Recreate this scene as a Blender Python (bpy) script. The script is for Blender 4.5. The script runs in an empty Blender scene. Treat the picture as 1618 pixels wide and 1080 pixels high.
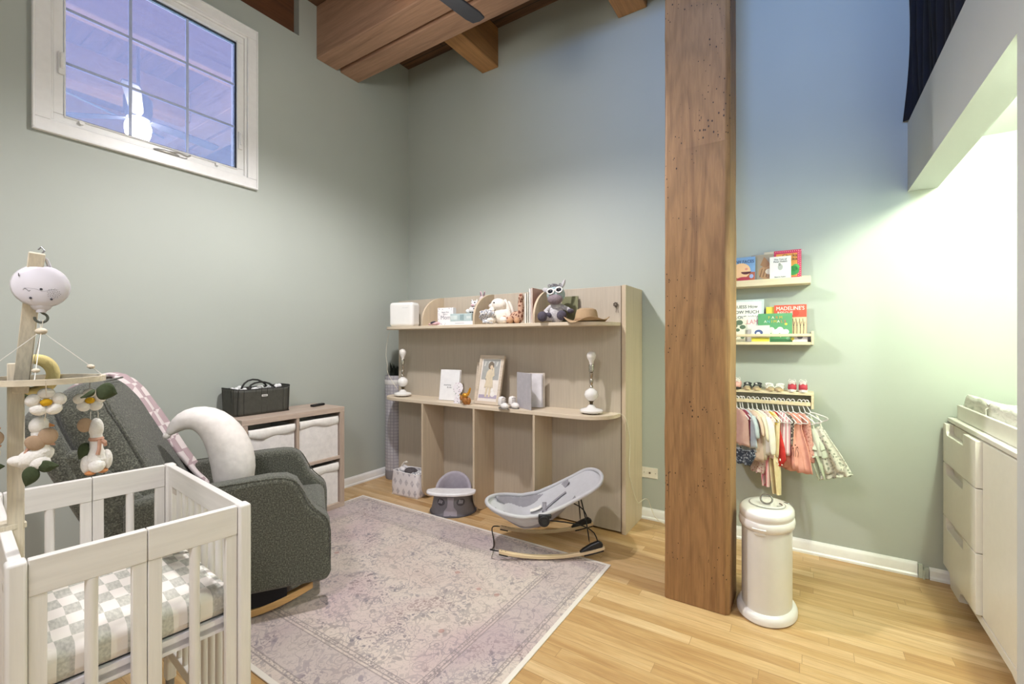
import bpy, bmesh, math, random
from mathutils import Vector, Matrix, Euler
PI = math.pi
S = bpy.context.scene
COL = S.collection

# ------------------------------------------------------------ camera, world, lights, exposure
CAM_H = 1.35
cam_d = bpy.data.cameras.new('camera'); cam = bpy.data.objects.new('camera', cam_d); COL.objects.link(cam)
cam.location = (0, 0, CAM_H); cam.rotation_euler = (PI/2, 0, math.radians(33.0))
cam_d.sensor_width = 36; cam_d.lens = 36*710/1618; cam_d.clip_start = .02
S.camera = cam
S.view_settings.view_transform = 'Standard'; S.view_settings.look = 'None'
S.view_settings.gamma = 1; S.view_settings.exposure = 0.62; S.view_settings.use_curve_mapping = False
W = bpy.data.worlds.new('dusk_sky'); S.world = W; W.use_nodes = True
wn = W.node_tree; bg = wn.nodes['Background']
tc = wn.nodes.new('ShaderNodeTexCoord'); sp = wn.nodes.new('ShaderNodeSeparateXYZ'); rp = wn.nodes.new('ShaderNodeValToRGB')
wn.links.new(tc.outputs['Generated'], sp.inputs[0]); wn.links.new(sp.outputs['Z'], rp.inputs[0]); wn.links.new(rp.outputs[0], bg.inputs[0])
rp.color_ramp.elements[0].position = 0.0; rp.color_ramp.elements[0].color = (.40, .68, 1, 1)
rp.color_ramp.elements[1].position = .6; rp.color_ramp.elements[1].color = (.46, .46, .86, 1)
bg.inputs[1].default_value = 1.9
FAN = Vector((-1.92, 1.65, 3.30))            # ceiling fan lamp
NICHE = Vector((.84, 2.33, 2.40))            # lamp under the loft
def lamp(name, kind, loc, power, color=(1,1,1), size=.1, target=None, spread=None, size_y=None):
    d = bpy.data.lights.new(name, kind); o = bpy.data.objects.new(name, d); COL.objects.link(o)
    d.energy = power; d.color = color; o.location = loc
    if kind == 'AREA':
        d.size = size
        if size_y: d.shape = 'RECTANGLE'; d.size_y = size_y
        if spread: d.spread = math.radians(spread)
    else: d.shadow_soft_size = size
    if target is not None: o.rotation_euler = (Vector(target)-Vector(loc)).to_track_quat('-Z', 'Y').to_euler()
    return o
def spot(name, loc, power, color, cone, blend, size):
    o = lamp(name, 'SPOT', loc, power, color, size); o.data.spot_size = math.radians(cone); o.data.spot_blend = blend; return o
spot('fan_lamp_light', FAN+Vector((0,0,-.125)), 120, (1, .965, .98), 164, .6, .05)
lamp('niche_lamp_light', 'POINT', NICHE+Vector((0,0,-.06)), 62, (.91, 1, .74), .05)
lamp('added_blue_fill', 'AREA', (.0, -1.66, 3.4), 12, (.28, .48, 1), .8, (.15, 3.45, 3.7), 56, .9)  # added blue fill for the upper back wall; its window is unseen
spot('rear_fill_light', (-.9, -.7, 3.2), 120, (1, .955, .985), 160, .7, .3)  # added fill from behind the camera, source unseen
lamp('rear_fill_glow', 'POINT', (-.9, -.7, 3.08), 13, (1, .95, .97), .3)  # added weak fill that also reaches the ceiling beams
FAN_E, NICHE_E = 36, 8

# ------------------------------------------------------------ materials
def lin(h):
    if not isinstance(h, str): return tuple(h)
    h = h.lstrip('#'); v = [int(h[i:i+2], 16)/255 for i in (0,2,4)]
    return tuple(c/12.92 if c <= .04045 else ((c+.055)/1.055)**2.4 for c in v)
def _m(name):
    m = bpy.data.materials.new(name); m.use_nodes = True
    return m, m.node_tree, m.node_tree.nodes['Principled BSDF']
def N(t, kind, **kw):
    n = t.nodes.new(kind)
    for k, v in kw.items(): setattr(n, k, v)
    return n
def coords(t, scale=(1,1,1), rot=(0,0,0)):
    tcn = N(t, 'ShaderNodeTexCoord'); mp = N(t, 'ShaderNodeMapping')
    mp.inputs['Scale'].default_value = scale; mp.inputs['Rotation'].default_value = rot
    t.links.new(tcn.outputs['Object'], mp.inputs[0]); return mp.outputs[0]
def noise(t, vec, scale, detail=4, rough=.5, dist=0):
    n = N(t, 'ShaderNodeTexNoise'); n.inputs['Scale'].default_value = scale; n.inputs['Detail'].default_value = detail
    n.inputs['Roughness'].default_value = rough; n.inputs['Distortion'].default_value = dist
    t.links.new(vec, n.inputs['Vector']); return n.outputs['Fac']
def ramp(t, fac, stops, interp='LINEAR'):
    r = N(t, 'ShaderNodeValToRGB'); r.color_ramp.interpolation = interp
    e = r.color_ramp.elements
    while len(e) < len(stops): e.new(.5)
    for i, (p, c) in enumerate(stops):
        e[i].position = p; e[i].color = (*(lin(c) if not isinstance(c, (int, float)) else (c,c,c)), 1)
    t.links.new(fac, r.inputs[0]); return r.outputs[0]
def mth(t, op, a, b=None, c=None):
    n = N(t, 'ShaderNodeMath', operation=op)
    for i, v in enumerate((a, b, c)):
        if v is None: continue
        if isinstance(v, (int, float)): n.inputs[i].default_value = v
        else: t.links.new(v, n.inputs[i])
    return n.outputs[0]
def mix(t, fac, a, b, blend='MIX'):
    n = N(t, 'ShaderNodeMix', data_type='RGBA', blend_type=blend)
    if isinstance(fac, (int, float)): n.inputs[0].default_value = fac
    else: t.links.new(fac, n.inputs[0])
    for i, v in ((6, a), (7, b)):
        if isinstance(v, (tuple, str)): n.inputs[i].default_value = (*lin(v), 1)
        else: t.links.new(v, n.inputs[i])
    return n.outputs[2]
def bump(t, p, h, strength=.3, dist=.01):
    b = N(t, 'ShaderNodeBump'); b.inputs['Strength'].default_value = strength; b.inputs['Distance'].default_value = dist
    t.links.new(h, b.inputs['Height']); t.links.new(b.outputs[0], p.inputs['Normal'])
MC = {}
def pm(name, col, rough=.6, metal=0, var=.06, vs=30, bs=0, bstr=.3, coat=0, sheen=0, emit=0, bd=.004):
    """plain material with a little procedural variation"""
    if name in MC: return MC[name]
    m, t, p = _m(name); v = coords(t)
    c = lin(col); a = tuple(x*(1-var) for x in c); b = tuple(min(1, x*(1+var)) for x in c)
    nf = noise(t, v, vs, 3)
    t.links.new(ramp(t, nf, [(.3, a), (.7, b)]), p.inputs['Base Color'])
    p.inputs['Roughness'].default_value = rough; p.inputs['Metallic'].default_value = metal
    if coat: p.inputs['Coat Weight'].default_value = coat
    if sheen: p.inputs['Sheen Weight'].default_value = sheen
    if emit:
        p.inputs['Emission Color'].default_value = (*c, 1); p.inputs['Emission Strength'].default_value = emit
    if bs: bump(t, p, noise(t, v, bs, 2), bstr, bd)
    MC[name] = m; return m
def wood(name, c1, c2, c3=None, scale=14, axis='z', rough=.55, pits=False, bstr=.12, stretch=.06, fine=True):
    if name in MC: return MC[name]
    m, t, p = _m(name)
    sc = {'x': (stretch,1,1), 'y': (1,stretch,1), 'z': (1,1,stretch)}[axis]
    v = coords(t, sc)
    n1 = noise(t, v, scale, 6, .6, 1.2)
    n2 = noise(t, v, scale*9, 3, .6)
    col = ramp(t, n1, [(.25, c1), (.5, c2), (.75, c3 or c1)])
    dk = ramp(t, n2, [(.35, .72), (.6, 1.0)])
    col = mix(t, .55 if fine else .25, col, dk, 'MULTIPLY')
    h = n2
    if pits:
        rings = N(t, 'ShaderNodeTexWave', wave_type='RINGS'); rings.rings_direction = 'Y'
        rings.inputs['Scale'].default_value = 2.2; rings.inputs['Distortion'].default_value = 9; rings.inputs['Detail'].default_value = 3
        t.links.new(coords(t, (4,4,.5)), rings.inputs[0])
        col = mix(t, .35, col, ramp(t, rings.outputs['Fac'], [(.0, .62), (.5, 1.0)]), 'MULTIPLY')
        vo = N(t, 'ShaderNodeTexVoronoi'); vo.inputs['Scale'].default_value = 55
        t.links.new(coords(t, (1,1,.6)), vo.inputs['Vector'])
        msk = ramp(t, noise(t, coords(t), 3.5, 2), [(.42, .0), (.62, .16)])
        hole = mth(t, 'LESS_THAN', vo.outputs['Distance'], mth(t, 'MULTIPLY', msk, 1.15))
        col = mix(t, hole, col, (.035,.016,.007))
        crack = ramp(t, noise(t, coords(t, (1,1,.035)), 34, 2), [(.27, .0), (.30, 1.0)])
        col = mix(t, 1, col, mix(t, .75, crack, (1,1,1)), 'MULTIPLY') if False else mix(t, mth(t, 'MULTIPLY', mth(t, 'SUBTRACT', 1, crack), .7), col, (.06,.03,.012))
        h = mth(t, 'SUBTRACT', n2, mth(t, 'MULTIPLY', hole, 2))
    t.links.new(col, p.inputs['Base Color']); p.inputs['Roughness'].default_value = rough
    bump(t, p, h, bstr, .004)
    MC[name] = m; return m
def check(name, c1, c2, sx, sy, sz=0, rough=.9, rot=0, extra=None):
    """woven check: squares alternating between two colours"""
    if name in MC: return MC[name]
    m, t, p = _m(name); v = coords(t, (1,1,1), (0,0,rot))
    ck = N(t, 'ShaderNodeTexChecker'); ck.inputs['Scale'].default_value = 1
    mp = N(t, 'ShaderNodeMapping'); mp.inputs['Scale'].default_value = (sx, sy, sz); mp.inputs['Location'].default_value = (.01,.01,.37)
    t.links.new(v, mp.inputs[0]); t.links.new(mp.outputs[0], ck.inputs[0])
    t.links.new(mix(t, ck.outputs['Fac'], c1, c2), p.inputs['Base Color'])
    p.inputs['Roughness'].default_value = rough; bump(t, p, noise(t, v, 220, 2), .3, .003)
    MC[name] = m; return m

# ------------------------------------------------------------ mesh builder
class B:
    def __init__(s): s.bm = bmesh.new(); s.m = 0
    def _f(s, vs):
        try: f = s.bm.faces.new(vs); f.material_index = s.m; return f
        except ValueError: return None
    def box(s, x0, x1, y0, y1, z0, z1, M=None):
        P = [Vector((x,y,z)) for z in (z0,z1) for y in (y0,y1) for x in (x0,x1)]
        if M: P = [M @ q for q in P]
        v = [s.bm.verts.new(q) for q in P]
        for q in ((0,2,3,1),(4,5,7,6),(0,1,5,4),(2,6,7,3),(0,4,6,2),(1,3,7,5)): s._f([v[i] for i in q])
        return s
    def prism(s, pts, a0, a1, axis='y', M=None):
        """pts 2-D outline; extruded along axis from a0 to a1"""
        def P(u, w, a):
            q = {'y': (u,a,w), 'x': (a,u,w), 'z': (u,w,a)}[axis]; q = Vector(q); return M @ q if M else q
        lo = [s.bm.verts.new(P(u,w,a0)) for u, w in pts]; hi = [s.bm.verts.new(P(u,w,a1)) for u, w in pts]
        n = len(pts)
        s._f(lo[::-1]); s._f(hi)
        for i in range(n): s._f([lo[i], lo[(i+1)%n], hi[(i+1)%n], hi[i]])
        return s
    def tube(s, pts, r, n=8, closed=False, cap=True, flat=1.0):
        pts = [Vector(p) for p in pts]; L = len(pts)
        rs = r if isinstance(r, (list, tuple)) else [r]*L
        rings = []; up = None
        for i, p in enumerate(pts):
            a = pts[i-1] if (i or closed) else p; b = pts[(i+1)%L] if (i < L-1 or closed) else p
            d = (b-a).normalized()
            if up is None:
                up = Vector((0,0,1)) if abs(d.z) < .9 else Vector((1,0,0))
            x = d.cross(up)
            if x.length < 1e-5: x = d.cross(Vector((1,.3,.2)))
            x.normalize(); y = x.cross(d).normalized(); up = y
            rings.append([s.bm.verts.new(p + (x*math.cos(2*PI*k/n) + y*math.sin(2*PI*k/n)*flat)*rs[i]) for k in range(n)])
        m = L if closed else L-1
        for i in range(m):
            A, C = rings[i], rings[(i+1)%L]
            for k in range(n): s._f([A[k], A[(k+1)%n], C[(k+1)%n], C[k]])
        if cap and not closed: s._f(rings[0][::-1]); s._f(rings[-1])
        return s
    def cyl(s, p0, p1, r0, r1=None, n=20): return s.tube([p0, p1], [r0, r0 if r1 is None else r1], n)
    def lathe(s, prof, c=(0,0,0), n=28, sx=1, sy=1, M=None):
        c = Vector(c); rings = []
        for r, z in prof:
            if r < 1e-6:
                q = Vector((0,0,z)); q = M @ q if M else q
                rings.append([s.bm.verts.new(c+q)])
            else:
                R = []
                for k in range(n):
                    q = Vector((r*sx*math.cos(2*PI*k/n), r*sy*math.sin(2*PI*k/n), z)); q = M @ q if M else q
                    R.append(s.bm.verts.new(c+q))
                rings.append(R)
        for A, C in zip(rings, rings[1:]):
            for k in range(n):
                k2 = (k+1) % n
                if len(A) == 1 and len(C) == 1: continue
                if len(A) == 1: s._f([A[0], C[k2], C[k]])
                elif len(C) == 1: s._f([A[k], A[k2], C[0]])
                else: s._f([A[k], A[k2], C[k2], C[k]])
        if len(rings[0]) > 1: s._f(rings[0][::-1])
        if len(rings[-1]) > 1: s._f(rings[-1])
        return s
    def ell(s, c, r, M=None, n=16, m=10):
        if not isinstance(r, (tuple, list)): r = (r,r,r)
        pr = [(math.sin(PI*i/m), -math.cos(PI*i/m)) for i in range(m+1)]
        K = Matrix.Diagonal((r[0], r[1], r[2], 1)); K = (M.to_4x4() @ K) if M else K
        return s.lathe([(a if 0 < i < m else 0, b) for i, (a, b) in enumerate(pr)], c, n, M=K)
    def grid(s, fn, nu, nv, cu=False, cv=False):
        V = [[s.bm.verts.new(Vector(fn(i/nu, j/nv))) for j in range(nv if cv else nv+1)] for i in range(nu if cu else nu+1)]
        for i in range(nu):
            for j in range(nv):
                i2 = (i+1) % len(V); j2 = (j+1) % len(V[0])
                s._f([V[i][j], V[i2][j], V[i2][j2], V[i][j2]])
        return s
    def build(s, name, mats, parent=None, bev=0, seg=2, sub=0, solid=0, smooth=True, ang=40, loc=None, rot=None):
        bmesh.ops.recalc_face_normals(s.bm, faces=s.bm.faces)
        me = bpy.data.meshes.new(name); s.bm.to_mesh(me); s.bm.free()
        if not isinstance(mats, (list, tuple)): mats = [mats]
        for m in mats: me.materials.append(m)
        o = bpy.data.objects.new(name, me); COL.objects.link(o)
        if smooth:
            for p in me.polygons: p.use_smooth = True
            if not sub: me.set_sharp_from_angle(angle=math.radians(ang))
        if solid: q = o.modifiers.new('solid', 'SOLIDIFY'); q.thickness = solid; q.offset = 0
        if bev:
            q = o.modifiers.new('bevel', 'BEVEL'); q.width = bev; q.segments = seg; q.limit_method = 'ANGLE'; q.angle_limit = math.radians(35)
            q.harden_normals = False
        if sub: q = o.modifiers.new('sub', 'SUBSURF'); q.levels = sub; q.render_levels = sub
        if parent: o.parent = parent
        if loc is not None: o.location = loc
        if rot is not None: o.rotation_euler = rot
        return o
def tag(o, label=None, cat=None, group=None, kind=None):
    if label: o['label'] = label
    if cat: o['category'] = cat
    if group: o['group'] = group
    if kind: o['kind'] = kind
    return o
def thing(name, label, cat, loc=(0,0,0), rz=0, group=None, rot=None):
    o = bpy.data.objects.new(name, None); COL.objects.link(o); o.empty_display_size = .05
    o.location = loc; o.rotation_euler = rot if rot else (0,0,rz)
    return tag(o, label, cat, group)
def solo(b, name, mats, label, cat, loc, rz=0, group=None, rot=None, **kw):
    return tag(b.build(name, mats, None, loc=loc, rot=rot if rot else (0,0,rz), **kw), label, cat, group)
def copy_tree(o, parent=None):
    c = o.copy(); COL.objects.link(c); c.parent = parent
    for ch in [x for x in bpy.data.objects if x.parent == o]: copy_tree(ch, c)
    return c
def text(name, s, size, mat, parent, loc, rot=(PI/2,0,0), ext=.0006, align='CENTER', sx=1):
    cu = bpy.data.curves.new(name, 'FONT'); cu.body = s; cu.size = size; cu.extrude = ext; cu.align_x = align; cu.align_y = 'CENTER'
    cu.resolution_u = 3
    t = bpy.data.objects.new(name, cu); COL.objects.link(t)
    me = bpy.data.meshes.new_from_object(t.evaluated_get(bpy.context.evaluated_depsgraph_get()))
    bpy.data.objects.remove(t)
    me.materials.clear(); me.materials.append(mat); me.name = name
    o = bpy.data.objects.new(name, me); COL.objects.link(o); o.parent = parent; o.location = loc; o.rotation_euler = rot; o.scale = (sx,1,1)
    return o
def T(x=0, y=0, z=0, rx=0, ry=0, rz=0): return Matrix.Translation((x,y,z)) @ Euler((rx,ry,rz)).to_matrix().to_4x4()
def arc(cx, cy, r, a0, a1, n=8, ry=None):
    return [(cx+r*math.cos(math.radians(a0+(a1-a0)*i/n)), cy+(ry or r)*math.sin(math.radians(a0+(a1-a0)*i/n))) for i in range(n+1)]

WHITE = pm('white_paint', '#eceae6', .45); TRIMW = pm('trim_white', '#f2f2f0', .35, var=.02)
# ------------------------------------------------------------ structure
XL, YB, XR, YF, ZC = -3.57, 3.45, .507, -1.7, 4.28
def wall_mat(name, col):
    m, t, p = _m(name); v = coords(t)
    c = lin(col)
    t.links.new(ramp(t, noise(t, v, 1.6, 3), [(.3, tuple(x*.98 for x in c)), (.7, tuple(x*1.02 for x in c))]), p.inputs['Base Color'])
    p.inputs['Roughness'].default_value = .55; p.inputs['Specular IOR Level'].default_value = .35
    bump(t, p, noise(t, v, 160, 2), .06, .002); return m
SAGE = wall_mat('sage_wall_paint', '#b3b9b1')
LOFTW = wall_mat('loft_wall_paint', '#c6cac8')
def floor_mat():
    m, t, p = _m('oak_floor')
    v = coords(t)
    br = N(t, 'ShaderNodeTexBrick')
    sx = N(t, 'ShaderNodeSeparateXYZ'); t.links.new(v, sx.inputs[0])
    yy = mth(t, 'ADD', sx.outputs[1], 19.8); wn_ = N(t, 'ShaderNodeTexWhiteNoise', noise_dimensions='1D'); t.links.new(mth(t, 'FLOOR', mth(t, 'DIVIDE', yy, .066)), wn_.inputs['W'])
    cb = N(t, 'ShaderNodeCombineXYZ'); t.links.new(mth(t, 'ADD', mth(t, 'ADD', sx.outputs[0], 20), mth(t, 'MULTIPLY', wn_.outputs['Value'], 5)), cb.inputs[0]); t.links.new(yy, cb.inputs[1]); t.links.new(cb.outputs[0], br.inputs[0])
    br.offset = 0; br.squash = 1
    br.inputs['Color1'].default_value = (.0,.0,.0,1); br.inputs['Color2'].default_value = (1,1,1,1); br.inputs['Mortar'].default_value = (.5,.5,.5,1)
    br.inputs['Scale'].default_value = 1; br.inputs['Mortar Size'].default_value = .0009; br.inputs['Bias'].default_value = 0
    br.inputs['Brick Width'].default_value = .92; br.inputs['Row Height'].default_value = .066
    gv = N(t, 'ShaderNodeVectorMath', operation='MULTIPLY_ADD'); gv.inputs[1].default_value = (0,0,7.3)
    t.links.new(br.outputs['Color'], gv.inputs[0])
    sc = N(t, 'ShaderNodeMapping'); sc.inputs['Scale'].default_value = (.09, 1, 1); t.links.new(v, sc.inputs[0]); t.links.new(sc.outputs[0], gv.inputs[2])
    n1 = noise(t, gv.outputs[0], 16, 6, .62, 1.1); n2 = noise(t, gv.outputs[0], 120, 3, .6)
    grain = ramp(t, n1, [(.3, '#c3a57e'), (.5, '#d6bc95'), (.7, '#e2cdab')])
    plank = ramp(t, br.outputs['Color'], [(0, '#dcc4a0'), (.5, '#f2e2c6'), (1, '#fdf4e4')])
    col = mix(t, .9, grain, plank, 'MULTIPLY')
    col = mix(t, .35, col, ramp(t, n2, [(.35, .7), (.6, 1.0)]), 'MULTIPLY')
    col = mix(t, mth(t, 'MULTIPLY', br.outputs['Fac'], .6), col, '#6b4a28')
    t.links.new(col, p.inputs['Base Color']); p.inputs['Roughness'].default_value = .38
    bump(t, p, mth(t, 'SUBTRACT', mth(t, 'MULTIPLY', n2, .3), br.outputs['Fac']), .15, .002)
    return m
st = lambda b, name, m, **kw: tag(b.build(name, m, **kw), kind='structure')
b = B().box(-3.9, 2.0, YF-.15, YB+.15, -.1, 0); st(b, 'floor', floor_mat())
# left wall with the window opening and the pocket of the wall timber
WY0, WY1, WZ0, WZ1 = .69, 1.79, 2.585, 3.69
b = B()
b.box(XL-.15, XL, YF, YB, 0, WZ0).box(XL-.15, XL, YF, WY0, WZ0, WZ1).box(XL-.15, XL, WY1, YB, WZ0, WZ1)
b.box(XL-.15, XL, YF, YB, WZ1, 3.93).box(XL-.15, XL, 2.2, YB, 3.93, ZC).box(XL-.15, XL-.12, YF, 2.2, 3.93, ZC)
st(b, 'wall_left', SAGE)
b = B().box(XL-.15, 2.0, YB, YB+.15, 0, ZC); st(b, 'wall_back', SAGE)
b = B().box(XL-.15, XR+.13, YF-.15, YF, 0, ZC); st(b, 'wall_front', SAGE)
# right wall: solid near the camera, loft face over the niche, niche walls
b = B()
b.box(XR, XR+.13, YF, 1.848, 0, 2.608).box(XR, XR+.13, 1.848, YB, 2.225, 2.608)
b.box(XR+.13, 1.75, 1.75, 1.848, 0, 2.47).box(1.6, 1.75, 1.848, YB, 0, 2.47)
st(b, 'wall_right', LOFTW)
b = B().box(XR, 1.75, YF, YB, 2.608, 2.625); st(b, 'trim_7', LOFTW)
b = B().box(XR+.13, 1.75, 1.848, YB, 2.47, 2.608); st(b, 'ceiling_niche', LOFTW)
b = B().box(1.6, 1.75, YF, YB, 2.625, ZC); st(b, 'wall_loft', LOFTW)
def deck_mat():
    m, t, p = _m('ceiling_deck_boards'); v = coords(t)
    br = N(t, 'ShaderNodeTexBrick'); t.links.new(v, br.inputs[0]); br.offset = .4
    for k, c in (('Color1',(0,0,0,1)),('Color2',(1,1,1,1)),('Mortar',(.3,.3,.3,1))): br.inputs[k].default_value = c
    br.inputs['Scale'].default_value = 1; br.inputs['Mortar Size'].default_value = .004; br.inputs['Brick Width'].default_value = 3; br.inputs['Row Height'].default_value = .14
    n1 = noise(t, coords(t, (.08,1,1)), 14, 5, .6, 1)
    col = ramp(t, n1, [(.3, '#4a3322'), (.55, '#6e4e34'), (.75, '#8a6446')])
    col = mix(t, .5, col, ramp(t, br.outputs['Color'], [(0, .6), (1, 1.0)]), 'MULTIPLY')
    col = mix(t, br.outputs['Fac'], col, (.02,.013,.008))
    t.links.new(col, p.inputs['Base Color']); p.inputs['Roughness'].default_value = .7
    bump(t, p, mth(t, 'SUBTRACT', n1, br.outputs['Fac']), .3, .01); return m
b = B().box(-3.9, 2.0, YF-.15, YB+.15, ZC, ZC+.08); st(b, 'ceiling', deck_mat())
BEAMX = wood('beam_timber_x', '#8a6852', '#b08a70', '#9c775f', 9, 'x', .6, bstr=.3)
BEAMY = wood('beam_timber_y', '#8a6038', '#b28250', '#9c6e44', 9, 'y', .6, bstr=.3)
b = B().box(XL, 1.55, 2.36, 2.565, 3.82, ZC).box(XL, 1.55, 2.60, 2.80, 3.82, ZC).box(XL, 1.55, 2.56, 2.61, 3.86, ZC)
b.build('girder', BEAMX, bev=.008); o = bpy.data.objects['girder']; tag(o, 'wide double timber girder crossing the ceiling in front of the back wall', 'beam')
for i, (x0, x1) in enumerate(((-2.576, -2.39), (-1.234, -1.004), (.12, .34))):
    b = B().box(-(x1-x0)/2, (x1-x0)/2, 2.80, YB, -.37, 0)
    solo(b, 'joist', BEAMY, ['short timber joist running from the girder to the back wall, the left one in view', 'short timber joist at the back wall just left of the post', 'short timber joist at the back wall right of the post'][i], 'beam', ((x0+x1)/2, 0, ZC), group='joists between girder and back wall', bev=.01)
for i, (x0, x1) in enumerate(((-2.576, -2.39), (-1.234, -1.004), (.05, .28))):
    b = B().box(-(x1-x0)/2, (x1-x0)/2, YF, 2.36, -.37, 0)
    solo(b, 'joist', BEAMY, ['long ceiling joist above the armchair side of the room, mirrored in the window', 'long ceiling joist over the rug, mirrored in the window', 'long ceiling joist beside the loft edge'][i], 'beam', ((x0+x1)/2, 0, ZC), group='joists on the near side of the girder', bev=.01)
b = B().box(XL-.12, XL-.075, YF, 2.2, 3.93, ZC)
solo(b, 'wall_timber', wood('dark_wall_timber', '#4b3020', '#6d4428', None, 10, 'y', .7), 'dark brown timber set in the pocket of the left wall above the window', 'beam', (0,0,0))
b = B().tube([(-2.15, YF, 4.05), (-1.1, 1.0, 4.05), (-.55, 2.33, 4.05)], .011, 8)
solo(b, 'conduit', pm('conduit_grey', '#9aa6b8', .3, .8), 'thin metal conduit running slantwise under the ceiling joists', 'pipe', (0,0,-.16))
# baseboards
def baseboard(name, p, q, nrm, h=.083, th=.014, shoe=True):
    p, q, nrm = Vector(p), Vector(q), Vector(nrm); d = (q-p); L = d.length
    ang = math.atan2(d.y, d.x); M = Matrix.Translation(p) @ Euler((0,0,ang)).to_matrix().to_4x4()
    s = 1 if (Euler((0,0,ang)).to_matrix() @ Vector((0,1,0))).dot(nrm) > 0 else -1
    prof = [(0,0), (s*(th+.008),0), (s*(th+.008),.012), (s*th,.02), (s*th,h*.76), (s*th*.75,h*.86), (s*th*.5,h*.94), (s*th*.35,h), (0,h)]
    b = B(); b.prism(prof, 0, L, 'x', M); st(b, name, TRIMW, ang=25)
baseboard('baseboard_left', (XL,YF,0), (XL,YB,0), (1,0,0))
baseboard('baseboard_back', (-3.54,YB,0), (.549,YB,0), (0,-1,0))
baseboard('baseboard_niche', (.60,YB,0), (1.6,YB,0), (0,-1,0), .066)
b = B().box(.552, .57, YB-.02, YB, 0, .075).box(.578, .597, YB-.012, YB, 0, .06).box(.57, .578, YB-.03, YB, 0, .05)
st(b, 'trim_4', pm('rough_plaster', '#c9d0c2', .8, bs=90, bstr=.6))
# ---- window
GL, gt, gp = _m('window_glass')
tr = N(gt, 'ShaderNodeBsdfTransparent'); gl = N(gt, 'ShaderNodeBsdfGlossy'); mx = N(gt, 'ShaderNodeMixShader')
gl.inputs['Roughness'].default_value = 0; gl.inputs['Color'].default_value = (.93,.93,1,1); mx.inputs[0].default_value = .6
gt.links.new(tr.outputs[0], mx.inputs[1]); gt.links.new(gl.outputs[0], mx.inputs[2]); gt.links.new(mx.outputs[0], gt.nodes['Material Output'].inputs[0])
win = bpy.data.objects.new('window_1', None); COL.objects.link(win); tag(win, kind='structure'); win.location = (XL, 1.2405, 2.525)
def ring(b, y0, y1, z0, z1, w, x0, x1):
    b.box(x0,x1,y0,y1,z0,z0+w).box(x0,x1,y0,y1,z1-w,z1).box(x0,x1,y0,y0+w,z0+w,z1-w).box(x0,x1,y1-w,y1,z0+w,z1-w)
b = B(); ring(b, -.6085, .6085, 0, 1.222, .075, 0, .022); ring(b, -.6085, .6085, 0, 1.222, .012, .022, .03)
b.build('casing', TRIMW, win, bev=.004)
b = B(); ring(b, -.54, .54, .07, 1.155, .02, -.12, .0); b.build('jamb', TRIMW, win, bev=.002)
b = B(); ring(b, -.52, .52, .088, 1.135, .046, -.075, -.012); ring(b, -.475, .475, .12, 1.10, .008, -.012, -.004)
b.build('sash', TRIMW, win, bev=.004)
b = B(); ring(b, -.475, .42, .124, 1.03, .006, -.06, -.03)
gy0, gy1, gz0, gz1 = -.474, .474, .134, 1.089
b = B().box(-.052, -.048, gy0, gy1, gz0, gz1); b.build('glass', GL, win)
b = B(); ring(b, gy0, gy1, gz0, gz1, .007, -.046, -.03); b.build('glazing_gasket', pm('gasket_black', '#20242c', .5), win)
b = B()
for k in (1, 2):
    yy = gy0+(gy1-gy0)*k/3; b.box(-.0475, -.042, yy-.0085, yy+.0085, gz0, gz1)
    zz = gz0+(gz1-gz0)*k/3; b.box(-.047, -.0425, gy0, gy1, zz-.0085, zz+.0085)
b.build('muntins', pm('muntin_grey', '#b4c0e0', .4), win, bev=.002)
for y0, z0 in ((-.485, .36), (.49, .28)):
    b = B().box(-.012, .004, y0-.014, y0+.014, z0, z0+.13).box(.004, .014, y0-.008, y0+.008, z0+.03, z0+.12)
    b.build('sash_lock', TRIMW, win, bev=.004)
b = B().ell((.002, .02, .088), (.022,.075,.014)).tube([(.012,.02,.092),(.03,.08,.10),(.03,.13,.092),(.022,.15,.108)], .006, 8)
b.build('crank', pm('crank_metal', '#b8b6b0', .35, .5), win)
for yy in (-.4, .33):
    b = B().cyl((-.004,yy,.115), (.006,yy,.115), .012); b.build('screw_cover', TRIMW, win)
# outlet
o = thing('wall_outlet', 'horizontal white wall plate low on the green wall between hutch and post', 'outlet', (-.985, YB, .313))
b = B().box(-.06, .06, -.006, 0, 0, .08); b.build('face_plate', pm('plate_white', '#e9e4d8', .4), o, bev=.002)
b = B().cyl((0,-.009,.04), (0,-.005,.04), .007); b.build('jack', pm('jack_brown', '#6b5a48', .5), o)
for x in (-.043, .043): b = B().cyl((x,-.008,.04), (x,-.005,.04), .003, n=8); b.build('screw', pm('screw_grey', '#77716a', .4, .6), o)
# ---- post
b = B().box(-.157, .157, 0, .262, 0, 3.0)
PZ = wood('post_timber', '#755132', '#a37b50', '#8b6641', 11, 'z', .6, True, .35, .07)
b = B(); 
n = 26
outl = [(-.157+.008, 0), (.157-.02, 0), (.157, .016), (.157, .246), (.145, .262), (-.145, .262), (-.157, .25), (-.157, .008)]
rnd = random.Random(4)
rings = []
for k in range(n+1):
    z = 3.819*k/n
    rings.append([b.bm.verts.new((x+rnd.uniform(-.0022,.0022), y+rnd.uniform(-.0022,.0022), z)) for x, y in outl])
for A, C in zip(rings, rings[1:]):
    for k in range(8): b._f([A[k], A[(k+1)%8], C[(k+1)%8], C[k]])
b._f(rings[0][::-1]); b._f(rings[-1])
solo(b, 'timber_post', PZ, 'thick worn square timber post standing on the floor in front of the green wall', 'post', (-.462, 2.434, 0), bev=.004, ang=30)
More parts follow.
